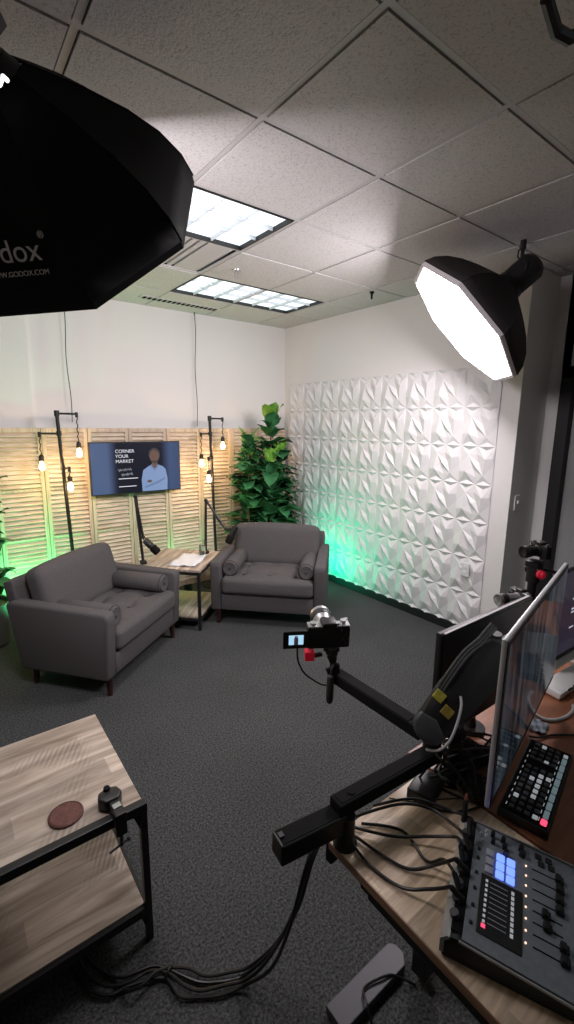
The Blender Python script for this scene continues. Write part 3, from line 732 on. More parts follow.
# ------------------------------------------------------------------ coffee table in the foreground
def coffee_table():
    x1, x0, y0, y1 = .430, -.78, 1.318, 1.90
    t = thing('coffee_table', 'low greyed oak table with black metal frame and lower shelf, bottom left', 'table', (x1, y0, 0))
    cx, cy = (x0 + x1) / 2, (y0 + y1) / 2
    MB().box((cx - .004, cy + .012, .553), (x1 - x0 - .010, y1 - y0 - .012, .020), bevel=.002).build('tabletop', 'table_wood', t)
    MB().box((cx, cy, .140), (x1 - x0 - .045, y1 - y0 - .03, .018), bevel=.002).build('shelf', 'table_wood', t)
    f = MB()
    f.box((cx, y0 + .006, .549), (x1 - x0, .030, .034), bevel=.003); f.box((cx, y1 - .012, .528), (x1 - x0 - .02, .024, .026), bevel=.002)
    for x in (x0 + .014, x1 - .016): f.box((x, cy, .528), (.022, y1 - y0 - .04, .026), bevel=.002)
    f.build('top_rail', 'black_metal', t)
    f = MB()
    for y in (y0 + .008, y1 - .010): f.box((cx, y, .128), (x1 - x0 - .02, .022, .032), bevel=.002)
    for x in (x0 + .014, x1 - .016): f.box((x, cy, .122), (.022, y1 - y0 - .04, .024), bevel=.002)
    f.build('shelf_rail', 'black_metal', t)
    for x, s in ((x0 + .014, 1), (x1 - .012, -1)):
        for y in (y0 + .008, y1 - .012):
            m = MB(); m.box((x, y, .27), (.024, .024, .54), bevel=.002)
            RY = Matrix(((1, 0, 0), (0, 0, -1), (0, 1, 0)))
            m.prism([(x, .535), (x + s * .065, .535), (x + s * .03, .515), (x + s * .014, .47), (x, .46)], .006, (0, y + .003, 0), RY)
            m.prism([(x, .116), (x + s * .05, .116), (x + s * .024, .10), (x + s * .013, .06), (x, .05)], .006, (0, y + .003, 0), RY)
            m.build('leg', 'black_metal', t)
coffee_table()
t = thing('coaster', 'round reddish brown leather coaster on the foreground table', 'coaster', (.203, 1.418, .563))
MB().lathe((.203, 1.418, .5632), (0, 0, 1), [(.050, 0), (.0525, .002), (.0525, .006), (.050, .008), (0, .008)], 48).build('disc', 'coaster', t, smooth=True)
MB().tube([(.203 + .047 * math.cos(a * PI / 24), 1.418 + .047 * math.sin(a * PI / 24), .5713) for a in range(49)], .0009, 5).build('stitching', 'leg_wood', t, smooth=True)
def clamp():
    x, y = .330, 1.352
    t = thing('desk_clamp', 'small black clamp gripping the front rail of the foreground table', 'clamp', (x, y, .563))
    m = MB(); hexa = [(.040 * math.cos(a), .036 * math.sin(a)) for a in [math.radians(k) for k in (90, 40, -10, -60, -120, -170, 140)]]
    m.prism(hexa, .040, (x, y + .028, .5635), None, bevel=.007); m.build('clamp_body', 'black', t, smooth=True)
    MB().cyl((x - .002, y + .050, .600), (x - .002, y + .050, .612), .012, .010).cyl((x - .002, y + .050, .612), (x - .002, y + .050, .6125), .006).build('socket_hole', 'black_matt', t, smooth=True)
    MB().box((x + .006, y - .060, .560), (.036, .028, .080), bevel=.004).box((x + .006, y - .024, .585), (.034, .060, .022), bevel=.004).build('clamp_jaw', 'black', t)
    MB().box((x + .006, y - .028, .5975), (.026, .020, .004), Matrix.Rotation(.1, 3, 'Z'), bevel=.001).build('maker_badge', 'silver', t)
    MB().cyl((x + .006, y - .060, .52), (x + .006, y - .060, .475), .006).cyl((x - .035, y - .070, .478), (x + .03, y - .052, .476), .0035).sphere((x + .03, y - .052, .476), .007).build('thumbscrew', 'steel', t, smooth=True)
clamp()

# ------------------------------------------------------------------ desks
def light_desk():
    t = thing('desk', 'light wood block desk in the lower right corner carrying the audio mixer', 'desk', (.70, .722, 0))
    x0, x1, y0, y1 = .700, 1.118, -.55, .722
    MB().box(((x0 + x1) / 2, (y0 + y1) / 2, .7375), (x1 - x0, y1 - y0, .025), bevel=.003).build('desktop', 'desk_wood', t)
    MB().box((x0 + .0003, (y0 + y1) / 2, .737), (.004, y1 - y0 - .006, .022), bevel=.001).build('edge_band', 'desk_edge', t)
    m = MB()
    for x in (x0 + .045, x1 - .045): m.box((x, .05, .695), (.05, 1.1, .055), bevel=.004)
    m.box(((x0 + x1) / 2, .60, .695), (x1 - x0 - .05, .06, .05), bevel=.004); m.box(((x0 + x1) / 2, -.42, .695), (x1 - x0 - .05, .06, .05), bevel=.004)
    m.box(((x0 + x1) / 2, .05, .72), (x1 - x0 - .10, 1.04, .004))
    m.build('frame', 'black_metal', t)
    for y in (.69, -.40):
        m = MB(); m.box((1.10, y - .03 if y > 0 else y, .36), (.075, .05, .64), bevel=.004); m.box((1.10, y - .03 if y > 0 else y, .50), (.062, .040, .42)); m.build('leg', 'black_metal', t)
        f = MB(); yy = y + .055 if y > 0 else y
        f.prism([(.765, yy - .035), (1.25, yy - .035), (1.25, yy + .035), (.765, yy + .035)] if 0 else [(.775, yy - .040), (1.06, yy - .040), (1.085, yy - .015), (1.085, yy + .020), (1.065, yy + .040), (.775, yy + .040)], .032, (0, 0, .006), None, bevel=.003)
        f.build('foot', 'steel', t)
light_desk()
def brown_desk():
    t = thing('desk', 'glossy brown desk on the right under the monitors and switcher', 'desk', (1.122, .80, 0))
    x0, x1, y0, y1 = 1.122, 3.0, -.35, .80
    MB().box(((x0 + x1) / 2, (y0 + y1) / 2, .7425), (x1 - x0, y1 - y0, .025), bevel=.002).build('desktop', 'brown', t)
    MB().box(((x0 + x1) / 2, y1 - .10, .68), (x1 - x0 - .12, .03, .09)).build('frame', 'black_metal', t)
    for x in (x0 + .10, x1 - .08):
        for y in (y1 - .06, y0 + .06): MB().box((x, y, .365), (.05, .05, .73), bevel=.004).build('leg', 'black_metal', t)
brown_desk()

# ------------------------------------------------------------------ mixer
def mixer():
    U = Vector((.905, .425, 0)).normalized(); V = Vector((.425, -.905, 0)).normalized(); O = Vector((.706, .392, 0)); Z = Vector((0, 0, 1))
    T0 = .7505; LM, DM = .318, .262
    t = thing('audio_mixer', 'grey podcast mixer with glowing blue pads, faders and cables plugged in', 'mixer', (O.x, O.y, T0))
    prof = [(.004, 0), (0, .012), (0, .040), (.012, .052), (.03, .0535), (DM - .01, .030), (DM, .022), (DM, .004), (DM - .012, 0)]   # (b, z)
    R = Matrix((V, Z, V.cross(Z))).transposed()     # local x->V, y->Z, z->V x Z
    W_ = V.cross(Z)                                 # +-U
    sgn = 1 if W_.dot(U) > 0 else -1
    def slab(a0, a1, pr, name, mm, bevel=0, parent=t):
        m = MB(); o = O + U * (a0 if sgn > 0 else a1) + Z * T0
        m.prism(pr, a1 - a0, o, R, bevel); return m.build(name, mm, parent)
    slab(.002, LM - .002, prof, 'housing', 'mix_side')
    def zt(b): return T0 + .0535 + (.030 - .0535) * (b - .03) / (DM - .04)
    nV = (V * (DM - .04) + Z * (.030 - .0535)).normalized(); nN = U.cross(nV); nN = nN if nN.z > 0 else -nN
    Rt = Matrix((U, nV, nN)).transposed(); RtD = Rt
    def P(a, b, h=0): return O + U * a + V * b + Z * (zt(b) + h)
    # faceplate and grey edge strip
    m = MB(); m.box((P(LM / 2, .148, .0008)), (LM - .012, .222, .003), Rt, bevel=.001); m.build('faceplate', 'mix_face', t)
    slab(-.001, LM + .001, [(-.002, .010), (-.002, .042), (.010, .054), (.016, .0545), (.016, .050), (.006, .040), (.006, .010)], 'rear_trim', 'mix_edge')
    for a, nm in ((0, 'side_trim'), (LM, 'side_trim')):
        m = MB(); m.box((P(a, .146, .0005)), (.004, .228, .005), Rt, bevel=.001); m.build(nm, 'mix_edge', t)
    m = MB(); m.box(P(LM / 2 - .01, .026, -.001), (LM - .05, .022, .006), Rt); m.build('jack_bay', 'black_matt', t)
    for k, a in enumerate((.045, .082, .118, .155, .192, .228, .262)):
        p = P(a, .020, .002); m = MB(); m.cyl(p, p + (-V * .35 + Z).normalized() * .010, .0095, .0095, 16); m.build('input_jack', 'steel', t, smooth=True)
    m = MB()
    for a in (.049, .089, .13, .17, .21, .236): m.box(P(a, .050, .0035), (.008, .007, .004), Rt, bevel=.0015)
    m.build('channel_buttons', 'black', t)
    # pads 3 x 3
    for i in range(3):
        for j in range(3):
            m = MB(); m.box(P(.238 - .0235 * i, .075 + .0225 * j, .004), (.019, .018, .006), Rt, bevel=.0022)
            m.build('sound_pad', 'pad_grey' if j == 0 else 'pad_blue', t, smooth=True)
    # touch screen
    sc = MB(); sc.box(P(.106, .103, .0028), (.140, .086, .004), Rt, bevel=.002); so = sc.build('touchscreen', 'black', t)
    m = MB()
    for k in range(9):
        a = .160 - .012 * k
        m.box(P(a, .073, .0055), (.006, .005, .001), Rt); m.box(P(a, .126, .0055), (.008, .006, .001), Rt)
    m.build('screen_icons', 'key_white', so)
    m = MB(); 
    for k in range(9): m.box(P(.160 - .012 * k, .098, .0053), (.0014, .036, .0008), Rt)
    m.build('level_lines', 'pad_grey', so)
    MB().box(P(.054, .073, .0056), (.008, .008, .0012), Rt).build('record_icon', 'key_red', so)
    # faders
    caps = [.218, .218, .216, .215, .188, .190, .219, .219]
    for k, b in enumerate(caps):
        a = .252 - .0262 * k
        MB().box(P(a, .193, .0028), (.0022, .056, .002), Rt).build('fader_slot', 'black_matt', t)
        m = MB(); m.box(P(a, b, .010), (.017, .012, .014), Rt, bevel=.0025); m.box(P(a, b + .007, .008), (.017, .008, .008), Rt, bevel=.002); m.build('fader_cap', 'black', t)
        m = MB(); m.cyl(P(a, .152, .002), P(a, .152, .0042), .0020, n=10); m.build('channel_light', 'led', t)
    for (a, b, r) in ((.292, .076, .0052), (.272, .078, .0052), (.255, .075, .0) , (.290, .100, .0062), (.272, .104, .0062), (.255, .107, .0062), (.290, .140, .0062), (.276, .143, .0075)):
        if r: m = MB(); p = P(a, b, .002); m.cyl(p, p + nN * .014, r, r * .85, 16); m.build('rotary_knob', 'black', t, smooth=True)
    for (a, b) in ((.293, .178), (.294, .200), (.275, .184), (.276, .205)):
        m = MB(); m.box(P(a, b, .004), (.014, .014, .006), Rt, bevel=.002); m.build('menu_button', 'black', t)
    m = MB()
    for (a, b) in ((.285, .048), (.285, .060), (.266, .052), (.300, .060)): m.box(P(a, b, .0026), (.009, .0015, .0005), Rt); m.box(P(a + .005, b + .003, .0026), (.0015, .006, .0005), Rt)
    m.build('printed_marks', 'logo', t)
    return O, U, V
mixer()

# ------------------------------------------------------------------ video switcher
def switcher():
    U = Vector((.375, .084, 0)).normalized(); V = Vector((-.084, .375, 0)).normalized(); O = Vector((1.149, .374, 0)); Z = Vector((0, 0, 1)); T0 = .7555
    R = Matrix((U, V, Z)).transposed(); LX, LY = .372, .125
    t = thing('video_switcher', 'black video switcher with rows of lit keys and one red key', 'video switcher', (O.x, O.y, T0), 0)
    def P(a, b, z): return O + U * a + V * b + Z * (T0 + z)
    MB().box(P(LX / 2, LY / 2, .013), (LX, LY, .026), R, bevel=.004).build('housing', 'black', t)
    MB().box(P(LX / 2, LY / 2, .0265), (LX - .012, LY - .012, .002), R).build('faceplate', 'black_matt', t)
    def key(a, b, mm, sz=.0125): MB().box(P(a, b, .0295), (sz, sz, .006), R, bevel=.0015).build('key', mm, t)
    for k in range(8): MB().box(P(.054 + k * .0365, .016, .0295), (.029, .013, .006), R, bevel=.002).build('programme_key', 'key_blue', t)
    MB().box(P(.022, .016, .030), (.020, .015, .007), R, bevel=.003).build('record_key', 'key_red', t)
    rnd = random.Random(4); MB().box(P(.34, .016, .030), (.012, .012, .007), R, bevel=.002).build('key', 'key_white', t)
    lit = {(1, 3), (2, 4), (2, 6), (3, 5), (5, 1), (4, 8), (1, 9), (0, 2)}
    for r in range(4):
        for c in range(14):
            if c in (9,): continue
            a = .026 + c * .0245; b = .038 + r * .0195
            p = ((r * 5 + c * 3) % 7 == 0) or (r == 1 and 3 < c < 8)
            key(a, b, 'key_white' if p else 'key_grey')
    MB().box(P(.268, .07, .029), (.010, .06, .004), R).build('transition_bar', 'steel', t)
    m = MB()
    for c in range(10): m.box(P(.03 + c * .03, .029, .028), (.014, .002, .0006), R)
    for c in range(10): m.box(P(.03 + c * .03, .110, .028), (.012, .002, .0006), R)
    m.build('printed_legends', 'key_white', t)
switcher()

# ------------------------------------------------------------------ monitors
def panel_monitor(name, label, p0, p1, z0, z1, mats, bez=.012, th=.022, cat='monitor', screen='screen_gloss'):
    """p0 -> p1: lower edge seen from the front (left to right); front faces to the right hand of p0->p1"""
    p0 = Vector((*p0, 0)); p1 = Vector((*p1, 0)); X = (p1 - p0).normalized(); Z = Vector((0, 0, 1)); Nf = X.cross(Z)     # faces -y for +x direction
    R = Matrix((X, -Nf, Z)).transposed(); w = (p1 - p0).length; h = z1 - z0; c = (p0 + p1) / 2 + Z * (z0 + z1) / 2
    t = thing(name, label, cat, (c.x, c.y, z0))
    MB().box(c - Nf * th / 2, (w, th, h), R, bevel=.004).build('housing', mats, t, smooth=True)
    MB().box(c + Nf * .0006, (w - .006, .002, h - .006), R).build('bezel', 'black', t)
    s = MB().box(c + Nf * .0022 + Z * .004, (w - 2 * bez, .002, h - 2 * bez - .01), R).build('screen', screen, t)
    return t, c, X, Nf, R
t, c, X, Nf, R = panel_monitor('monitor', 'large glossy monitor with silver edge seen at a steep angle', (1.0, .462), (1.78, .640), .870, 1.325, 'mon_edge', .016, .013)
MB().box(c - Nf * .035, (.30, .04, .20), R, bevel=.01).box(c - Nf * .058, (.10, .02, .10), R).build('rear_housing', 'black', t)
t2, c2, X2, N2, R2 = panel_monitor('monitor', 'black monitor panel standing behind the thick monitor arm', (1.125, .712), (1.665, .700), .84, 1.205, 'black', .010, .020, screen='black')
MB().box((1.40, .760, .80), (.03, .02, .10)).box((1.40, .735, .98), (.08, .03, .30)).lathe((1.40, .745, .7555), (0, 0, 1), [(.05, 0), (.05, .01), (.02, .014), (.015, .05), (0, .05)]).build('stand', 'black_metal', t2)
MB().box((1.395, .709, 1.2055), (.52, .008, .002)).build('top_edge', 'rim_tape', t2)
t3, c3, X3, N3, R3 = panel_monitor('computer_screen', 'desktop computer with purple dark screen and white foot at the right edge', (1.94, .712), (2.60, .690), .845, 1.24, 'black', .010, .016, 'computer', 'screen_dim')
MB().box(c3 + N3 * .001 - Vector((0, 0, .218)), (.60, .014, .045), R3).build('chin', 'silver', t3)
MB().prism([(.0, 0), (.02, .09), (.045, .14), (.06, .14), (.05, .02), (.19, .006), (.19, 0)], .24, (2.20, .755, .7555), Matrix(((0, 0, 1), (-1, 0, 0), (0, 1, 0)))).build('foot', 'white', t3)
for k, (z, n_) in enumerate(((1.17, 9), (1.155, 6), (1.10, 11), (1.055, 8), (1.04, 12), (.97, 10))):
    MB().box((2.06 + n_ * .008, .7045, z), (.016 * n_, .002, .006)).build('text_line', 'screen_text', t3)

# thick gas-spring monitor arm
L0 = lambda p, q: (p - q).length
def big_arm():
    t = thing('monitor_mount', 'thick black monitor arm with yellow straps and bundled cables', 'monitor arm', (1.10, .655, .76))
    b = MB(); b.box((1.155, .655, .764), (.10, .085, .014), bevel=.003); b.cyl((1.155, .655, .76), (1.155, .655, .93), .020); b.build('clamp_post', 'black_metal', t, smooth=True)
    m = MB(); A = Vector((1.155, .655, .905)); B = Vector((1.05, .672, .965))
    d = (B - A).normalized(); Rr = rot_to(d); m.box((A + B) / 2, ((B - A).length + .05, .055, .045), Rr, bevel=.016); m.build('lower_link', 'black', t, smooth=True)
    A = Vector((1.028, .650, .998)); B = Vector((1.186, .585, 1.185)); d = (B - A).normalized(); Rr = rot_to(d, (-.62, -.50, .45))
    Lx = (B - A).length; hump = [(-.03 - .038 * math.sin(q) * .9, .046 * math.cos(q)) for q in [math.radians(k) for k in (0, 30, 60, 90, 120, 150, 180)]]
    pol = hump + [(Lx * .3, -.056), (Lx * .7, -.058), (Lx + .02, -.045), (Lx + .04, 0), (Lx + .03, .035), (Lx * .75, .052), (Lx * .35, .056)]
    m = MB(); m.prism(pol, .050, A - (Rr @ Vector((0, 0, 1))) * .025, Rr, bevel=.014); m.build('spring_arm', 'black', t, smooth=True, angle=50)
    cap = hump + [(-.01, -.047), (.012, 0), (.0, .047)]
    m = MB(); m.prism(cap, .056, A - (Rr @ Vector((0, 0, 1))) * .028, Rr, bevel=.012); m.build('end_cap', 'cable_grey', t, smooth=True, angle=50)
    m = MB(); m.cyl((1.21, .60, 1.16), (1.21, .60, 1.23), .022); m.box((1.25, .585, 1.18), (.10, .04, .05), bevel=.008); m.box((1.33, .575, 1.13), (.09, .03, .09), bevel=.005); m.build('tilt_head', 'black', t, smooth=True)
    up = Rr @ Vector((0, 1, 0)); n_ = Rr @ Vector((0, 0, 1)); L = (B - A).length
    n_ = Rr @ Vector((0, 0, 1)); up = Rr @ Vector((0, 1, 0)); up = up if (up.z > 0) else -up
    if n_.y > 0: n_ = -n_
    for (u, off, mm) in ((.24, .034, 'velcro'), (.17, -.006, 'velcro2')):
        s = MB(); s.box(A + d * L0(B, A) * u + up * off + n_ * .0255, (.028, .030, .006), Rr, bevel=.002); s.build('cable_strap', mm, t)
    L = (B - A).length; c = MB()
    for k in range(3):
        q = .034 + .008 * k
        c.tube([A + d * L * .30 + up * q + n_ * .022, A + d * L * .5 + up * (q + .006) + n_ * .026, A + d * L * .78 + up * (q + .010) + n_ * .024, A + d * L * 1.0 + up * (q + .002) + n_ * .02, A + d * (L + .06) + up * q], .0045, 8, smooth=6)
    c.build('bundled_cables', 'cable_grey', t, smooth=True)
    c = MB(); c.tube([A + d * q + up * w_ + n_ * h_ for q, w_, h_ in ((-.075, -.030, .0), (-.05, -.050, .02), (-.01, -.054, .034), (.04, -.040, .036), (.08, -.022, .034), (.10, -.006, .028))], .0035, 8, smooth=6); c.build('white_lead', 'cable_white', t, smooth=True)
    c = MB(); c.tube([(1.165, .545, 1.165), (1.185, .54, 1.175), (1.19, .54, 1.20), (1.172, .54, 1.212), (1.160, .54, 1.195), (1.172, .54, 1.18), (1.178, .54, 1.15), (1.20, .54, 1.125)], .004, 8, smooth=6); c.build('white_loop', 'cable_white', t, smooth=True)
big_arm()

# clutter behind the big monitor, on the desks
def bit(name, label, cat, c, size, rz, m='black', extra=None):
    t = thing(name, label, cat, (c[0], c[1], c[2] - size[2] / 2), rz)
    MB().box((0, 0, size[2] / 2), size, None, bevel=min(size) * .15).build('casing', m, t, local=True)
    if extra: extra(t, size)
    return t
def ports(t, s):
    for k in range(3): MB().box((-s[0] * .3 + k * s[0] * .3, -s[1] / 2 - .0005, s[2] * .5), (s[0] * .14, .003, s[2] * .35)).build('port', 'steel', t, local=True)
bit('hub_box', 'black hub box on the light desk corner beneath the monitor arm', 'hub', (1.035, .665, .767), (.11, .075, .034), .25, 'black', ports)
bit('dock_box', 'black docking box behind the glossy monitor with cables around it', 'dock', (1.235, .66, .779), (.12, .09, .046), -.15, 'black', ports)
bit('power_adaptor', 'black power adaptor among cables behind the glossy monitor', 'adaptor', (1.145, .575, .7745), (.09, .05, .030), .7, 'black', ports)
def wire(name, label, pts, r, m='cable', parent=None, smooth=7):
    c = MB(); c.tube(pts, r, 8, smooth=smooth); o = c.build(name, m, parent, smooth=True)
    if parent is None: tag(o, label, 'cable')
    return o
rnd = random.Random(5)
c = MB()
for k in range(8):
    x = 1.03 + .03 * k; pts = [(x, .70 - .01 * k, .760)]
    for j in range(5): pts.append((1.0 + .30 * (j + 1) / 6 + rnd.uniform(-.04, .06), .66 + rnd.uniform(-.12, .03), .775 + rnd.uniform(0, .13)))
    c.tube(pts, .0036, 8, smooth=7)
o = tag(c.build('cable_tangle', 'cable', smooth=True), 'dark tangle of black cables under the thick monitor arm', 'cable tangle'); o['kind'] = 'stuff'
wire('looped_cable', 'thin black cable looping across the light desk toward the monitor', [(1.20, .60, .78), (1.13, .60, .757), (1.08, .665, .755), (1.04, .70, .754), (1.00, .665, .754), (1.01, .60, .7545), (1.08, .55, .7545), (1.16, .53, .765), (1.21, .55, .775)], .0032)
wire('thin_cable', 'fine dark cable crossing the lit far corner of the light desk', [(.93, .715, .7525), (.98, .66, .7525), (1.05, .62, .7525), (1.11, .58, .7525), (1.15, .54, .765)], .0016)

# cables from mixer to the arm base
J = [(.753, .410), (.786, .427), (.820, .444), (.853, .461), (.886, .476), (.915, .490)]
paths = [
    [(.78, .72, .770), (.90, .66, .790), (.965, .60, .785), (.955, .52, .80), (.92, .475, .835)],
    [(.76, .715, .762), (.83, .62, .765), (.90, .555, .775), (.93, .50, .80), (.885, .465, .835)],
    [(.755, .70, .758), (.775, .60, .757), (.80, .54, .757), (.84, .50, .778), (.850, .455, .830)],
    [(.80, .70, .757), (.87, .62, .757), (.85, .53, .757), (.86, .49, .79), (.818, .438, .83)],
    [(.85, .705, .78), (.94, .64, .80), (1.00, .56, .79), (.99, .50, .82), (.955, .485, .845)],
    [(.76, .73, .756), (.73, .63, .757), (.745, .53, .757), (.775, .47, .785), (.785, .425, .828)]]
for k, pts in enumerate(paths):
    ends = [(.72, .752, .70), (.725, .745, .745)] if k < 4 else [(1.02, .72, .80)]
    P = pts
    o = thing('audio_cable', 'black audio cable looping from the mixer jacks toward the arm base', 'cable', P[-1], 0, 'cables plugged into the mixer')
    c = MB(); c.tube(P, .0038, 8, smooth=7); c.build('lead', 'cable', o, smooth=True)
    e = Vector(P[-1]); dv = (e - Vector(P[-2])).normalized(); dv = (dv + Vector((0.1, -.2, -1.2))).normalized()
    c = MB(); c.cyl(e - dv * .0, e + dv * .030, .0062, .0070, 12); c.build('plug', 'black', o, smooth=True)
o = thing('jack_plug', 'upright black plug with copper tip at the far corner of the mixer', 'plug', (1.01, .525, .80))
MB().cyl((.985, .515, .80), (1.008, .527, .845), .0075, .006, 14).build('plug_body', 'black', o, smooth=True)
MB().cyl((1.008, .527, .845), (1.014, .530, .858), .005, .003, 12).build('plug_tip', 'copper', o, smooth=True)

# bundle dropping from the desk to the floor
base = [(.700, .745, .735), (.700, .790, .62), (.690, .84, .40), (.668, .92, .17), (.625, 1.00, .03), (.565, 1.035, .012), (.50, 1.07, .012), (.455, 1.12, .012), (.425, 1.175, .012), (.385, 1.215, .012), (.335, 1.235, .012), (.28, 1.25, .012), (.235, 1.31, .012), (.20, 1.40, .012)]
rnd = random.Random(9)
for k in range(4):
    pts = []
    for i, p in enumerate(base):
        s = .016 if i in (4, 5, 6) else (.006 if i in (8,) else .020); s = .006 if i < 2 else s
        pts.append((p[0] + (k - 1.5) * s + rnd.uniform(-.006, .006), p[1] + (k - 1.5) * s * .7 + rnd.uniform(-.006, .006), max(p[2] + (.006 * (k % 2)), .007)))
    if k == 3: pts = pts[:9] + [(.38, 1.19, .03), (.33, 1.18, .035), (.29, 1.22, .012), (.27, 1.30, .008)]
    wire('floor_cable', 'black cable of the bundle hanging from the desk and trailing over the carpet', pts, .0055)['group'] = 'cables trailing from the desk to the foreground table'
tag(MB().tube([(.425 + .016 * math.cos(a * PI / 8), 1.172 + .010 * math.cos(a * PI / 8), .014 + .016 * math.sin(a * PI / 8)) for a in range(17)], .004, 6).build('cable_tie', 'cable', smooth=True), 'small black tie holding the cable bundle on the carpet', 'cable tie')
wire('foot_cable', 'thin black cable lying over the grey desk foot', [(.86, .66, .008), (.87, .70, .05), (.90, .74, .046), (.98, .72, .046), (1.02, .70, .03), (1.06, .66, .006)], .004)

# ------------------------------------------------------------------ low-profile camera arm with camera
def camera_arm():
    t = thing('camera_boom', 'low black camera arm clamped to the corner of the light desk', 'camera arm', (.735, .685, .75))
    b = MB(); b.lathe((.727, .688, .7505), (0, 0, 1), [(.031, 0), (.031, .005), (.026, .010), (.024, .012), (.024, .088), (0, .088)], 28); b.build('base_post', 'black', t, smooth=True)
    MB().box((.735, .736, .705), (.04, .022, .10), bevel=.004).box((.735, .722, .754), (.04, .04, .006), bevel=.002).build('desk_clamp', 'black_metal', t)
    A, B = Vector((.720, .700, .862)), Vector((1.062, .672, .862)); Rr = rot_to(B - A)
    m = MB(); m.box((A + B) / 2, ((B - A).length + .04, .046, .038), Rr, bevel=.004); m.build('lower_beam', 'black_matt', t)
    m = MB(); m.box((A + B) / 2 + Vector((0, 0, .0195)), ((B - A).length + .02, .030, .002), Rr); m.build('beam_cover', 'black_matt', t)
    MB().cyl((.752, .697, .880), (.752, .697, .8855), .010, .009, 16).build('pivot_cap', 'black_matt', t, smooth=True)
    A2, B2 = Vector((.535, .724, .826)), Vector((.722, .700, .822)); R2 = rot_to(B2 - A2)
    m = MB(); m.box((A2 + B2) / 2, ((B2 - A2).length, .052, .056), R2, bevel=.005); m.build('tail_beam', 'black_metal', t)
    MB().box((A2 + B2) / 2 + Vector((0, 0, .029)), ((B2 - A2).length - .012, .042, .002), R2).build('tail_cover', 'black_matt', t)
    MB().box(A2 + Vector((.012, 0, .031)), (.012, .014, .008), R2).build('tail_hook', 'steel', t)
    J = Vector((1.075, .682, 0))
    m = MB(); m.cyl(J + Vector((0, 0, .835)), J + Vector((0, 0, .925)), .027, n=24); m.cyl(J + Vector((0, 0, .925)), J + Vector((0, 0, .932)), .020, n=20); m.build('elbow_joint', 'black', t, smooth=True)
    A3, B3 = Vector((1.078, .715, .900)), Vector((1.082, 1.105, .900)); R3 = rot_to(B3 - A3)
    m = MB(); m.box((A3 + B3) / 2, ((B3 - A3).length, .050, .040), R3, bevel=.004); m.build('upper_beam', 'black_matt', t)
    MB().box((A3 + B3) / 2 + Vector((0, .02, .0208)), ((B3 - A3).length - .05, .040, .002), R3).build('beam_cover', 'black_matt', t)
    MB().cyl((1.082, 1.05, .917), (1.082, 1.05, .922), .010, .009, 16).build('pivot_cap', 'black_matt', t, smooth=True)
    # ball head
    h = MB(); h.cyl((1.070, 1.095, .905), (1.070, 1.100, .935), .019, n=20); h.sphere((1.070, 1.10, .945), .019); h.cyl((1.068, 1.105, .952), (1.066, 1.115, .985), .013, .020, 20); h.build('ball_head', 'black', t, smooth=True)
    h = MB(); h.tube([(1.060, 1.095, .955), (1.045, 1.09, .945), (1.040, 1.088, .915)], .005, 8); h.build('lever', 'steel', t, smooth=True)
    h = MB(); h.lathe((1.040, 1.088, .925), (.0, .03, -1), [(.004, 0), (.011, .006), (.0135, .03), (.0135, .10), (.010, .112), (0, .114)], 18); h.build('pan_handle', 'cable_grey', t, smooth=True)
    h = MB(); h.cyl((1.04, 1.11, .925), (1.065, 1.10, .935), .013); h.build('lock_knob', 'black', t, smooth=True)
camera_arm()

def mirrorless(label, c, hd, s=1.0, up=0., lcd=True, name='camera', lens=.075, silver=True):
    """c: centre of body, hd: heading of lens (world xy), up: pitch"""
    d = Vector((hd[0], hd[1], up)).normalized(); rgt = d.cross(Vector((0, 0, 1))).normalized(); u = rgt.cross(d)
    R = Matrix((rgt, d, u)).transposed(); c = Vector(c)
    t = thing(name, label, 'camera', tuple(c))
    P = lambda x, y, z: c + (R @ Vector((x, y, z))) * s
    B = lambda m, x, y, z, sz, bv=.003: m.box(P(x, y, z), tuple(k * s for k in sz), R, bevel=bv * s)
    m = MB(); B(m, 0, 0, 0, (.126, .036, .070), .007); B(m, .048, .020, -.004, (.030, .022, .062), .009); B(m, 0, -.002, .041, (.044, .044, .020), .006); m.build('camera_body', 'black', t, smooth=True)
    m = MB(); B(m, 0, .0, .0355, (.122, .030, .003), .001); m.build('top_plate', 'silver' if silver else 'black', t)
    for (x, y, r, h) in ((.045, .004, .009, .010), (.026, -.006, .006, .007), (-.045, .0, .009, .008), (.056, .018, .005, .006)):
        MB().cyl(P(x, y, .036), P(x, y, .036 + h), r * s, n=18).build('dial', 'silver' if silver else 'steel', t, smooth=True)
    m = MB(); m.lathe(P(0, .018, .0), d, [(q[0] * s, q[1] * s) for q in ((.031, 0), (.031, .008), (.028, .012), (.028, lens * .5), (.031, lens * .55), (.032, lens), (.026, lens), (.022, lens - .008), (0, lens - .012))], 28); m.build('lens', 'silver' if silver else 'black', t, smooth=True)
    m = MB(); m.lathe(P(0, .018, .0), d, [(q[0] * s, q[1] * s) for q in ((.0325, lens * .60), (.0335, lens * .62), (.0335, lens * .85), (.0325, lens * .87))], 28); m.build('focus_ring', 'black', t, smooth=True)
    m = MB()
    for (x, z) in ((.050, .010), (.040, -.004), (.050, -.018), (.036, .024), (.054, -.004)): m.cyl(P(x, -.018, z), P(x, -.0205, z), .0035 * s, n=12)
    m.build('rear_buttons', 'steel', t, smooth=True)
    if lcd:
        m = MB(); B(m, -.098, -.022, .004, (.072, .008, .056), .003); l = m.build('flip_screen', 'black', t)
        m = MB(); B(m, -.097, -.0265, .005, (.042, .001, .030), 0); m.build('live_image', 'lcd', l)
        m = MB(); B(m, -.097, -.0272, .001, (.012, .0006, .022), 0); B(m, -.097, -.0272, .014, (.008, .0006, .008), 0); m.build('picture_subject', 'pad_grey', l)
    return t, P, R
t, P, R = mirrorless('mirrorless camera with lit flip-out screen on the arm, facing the armchairs', (1.058, 1.130, 1.057), (.50, .866), 1.25, .10, True, 'camera', .10)
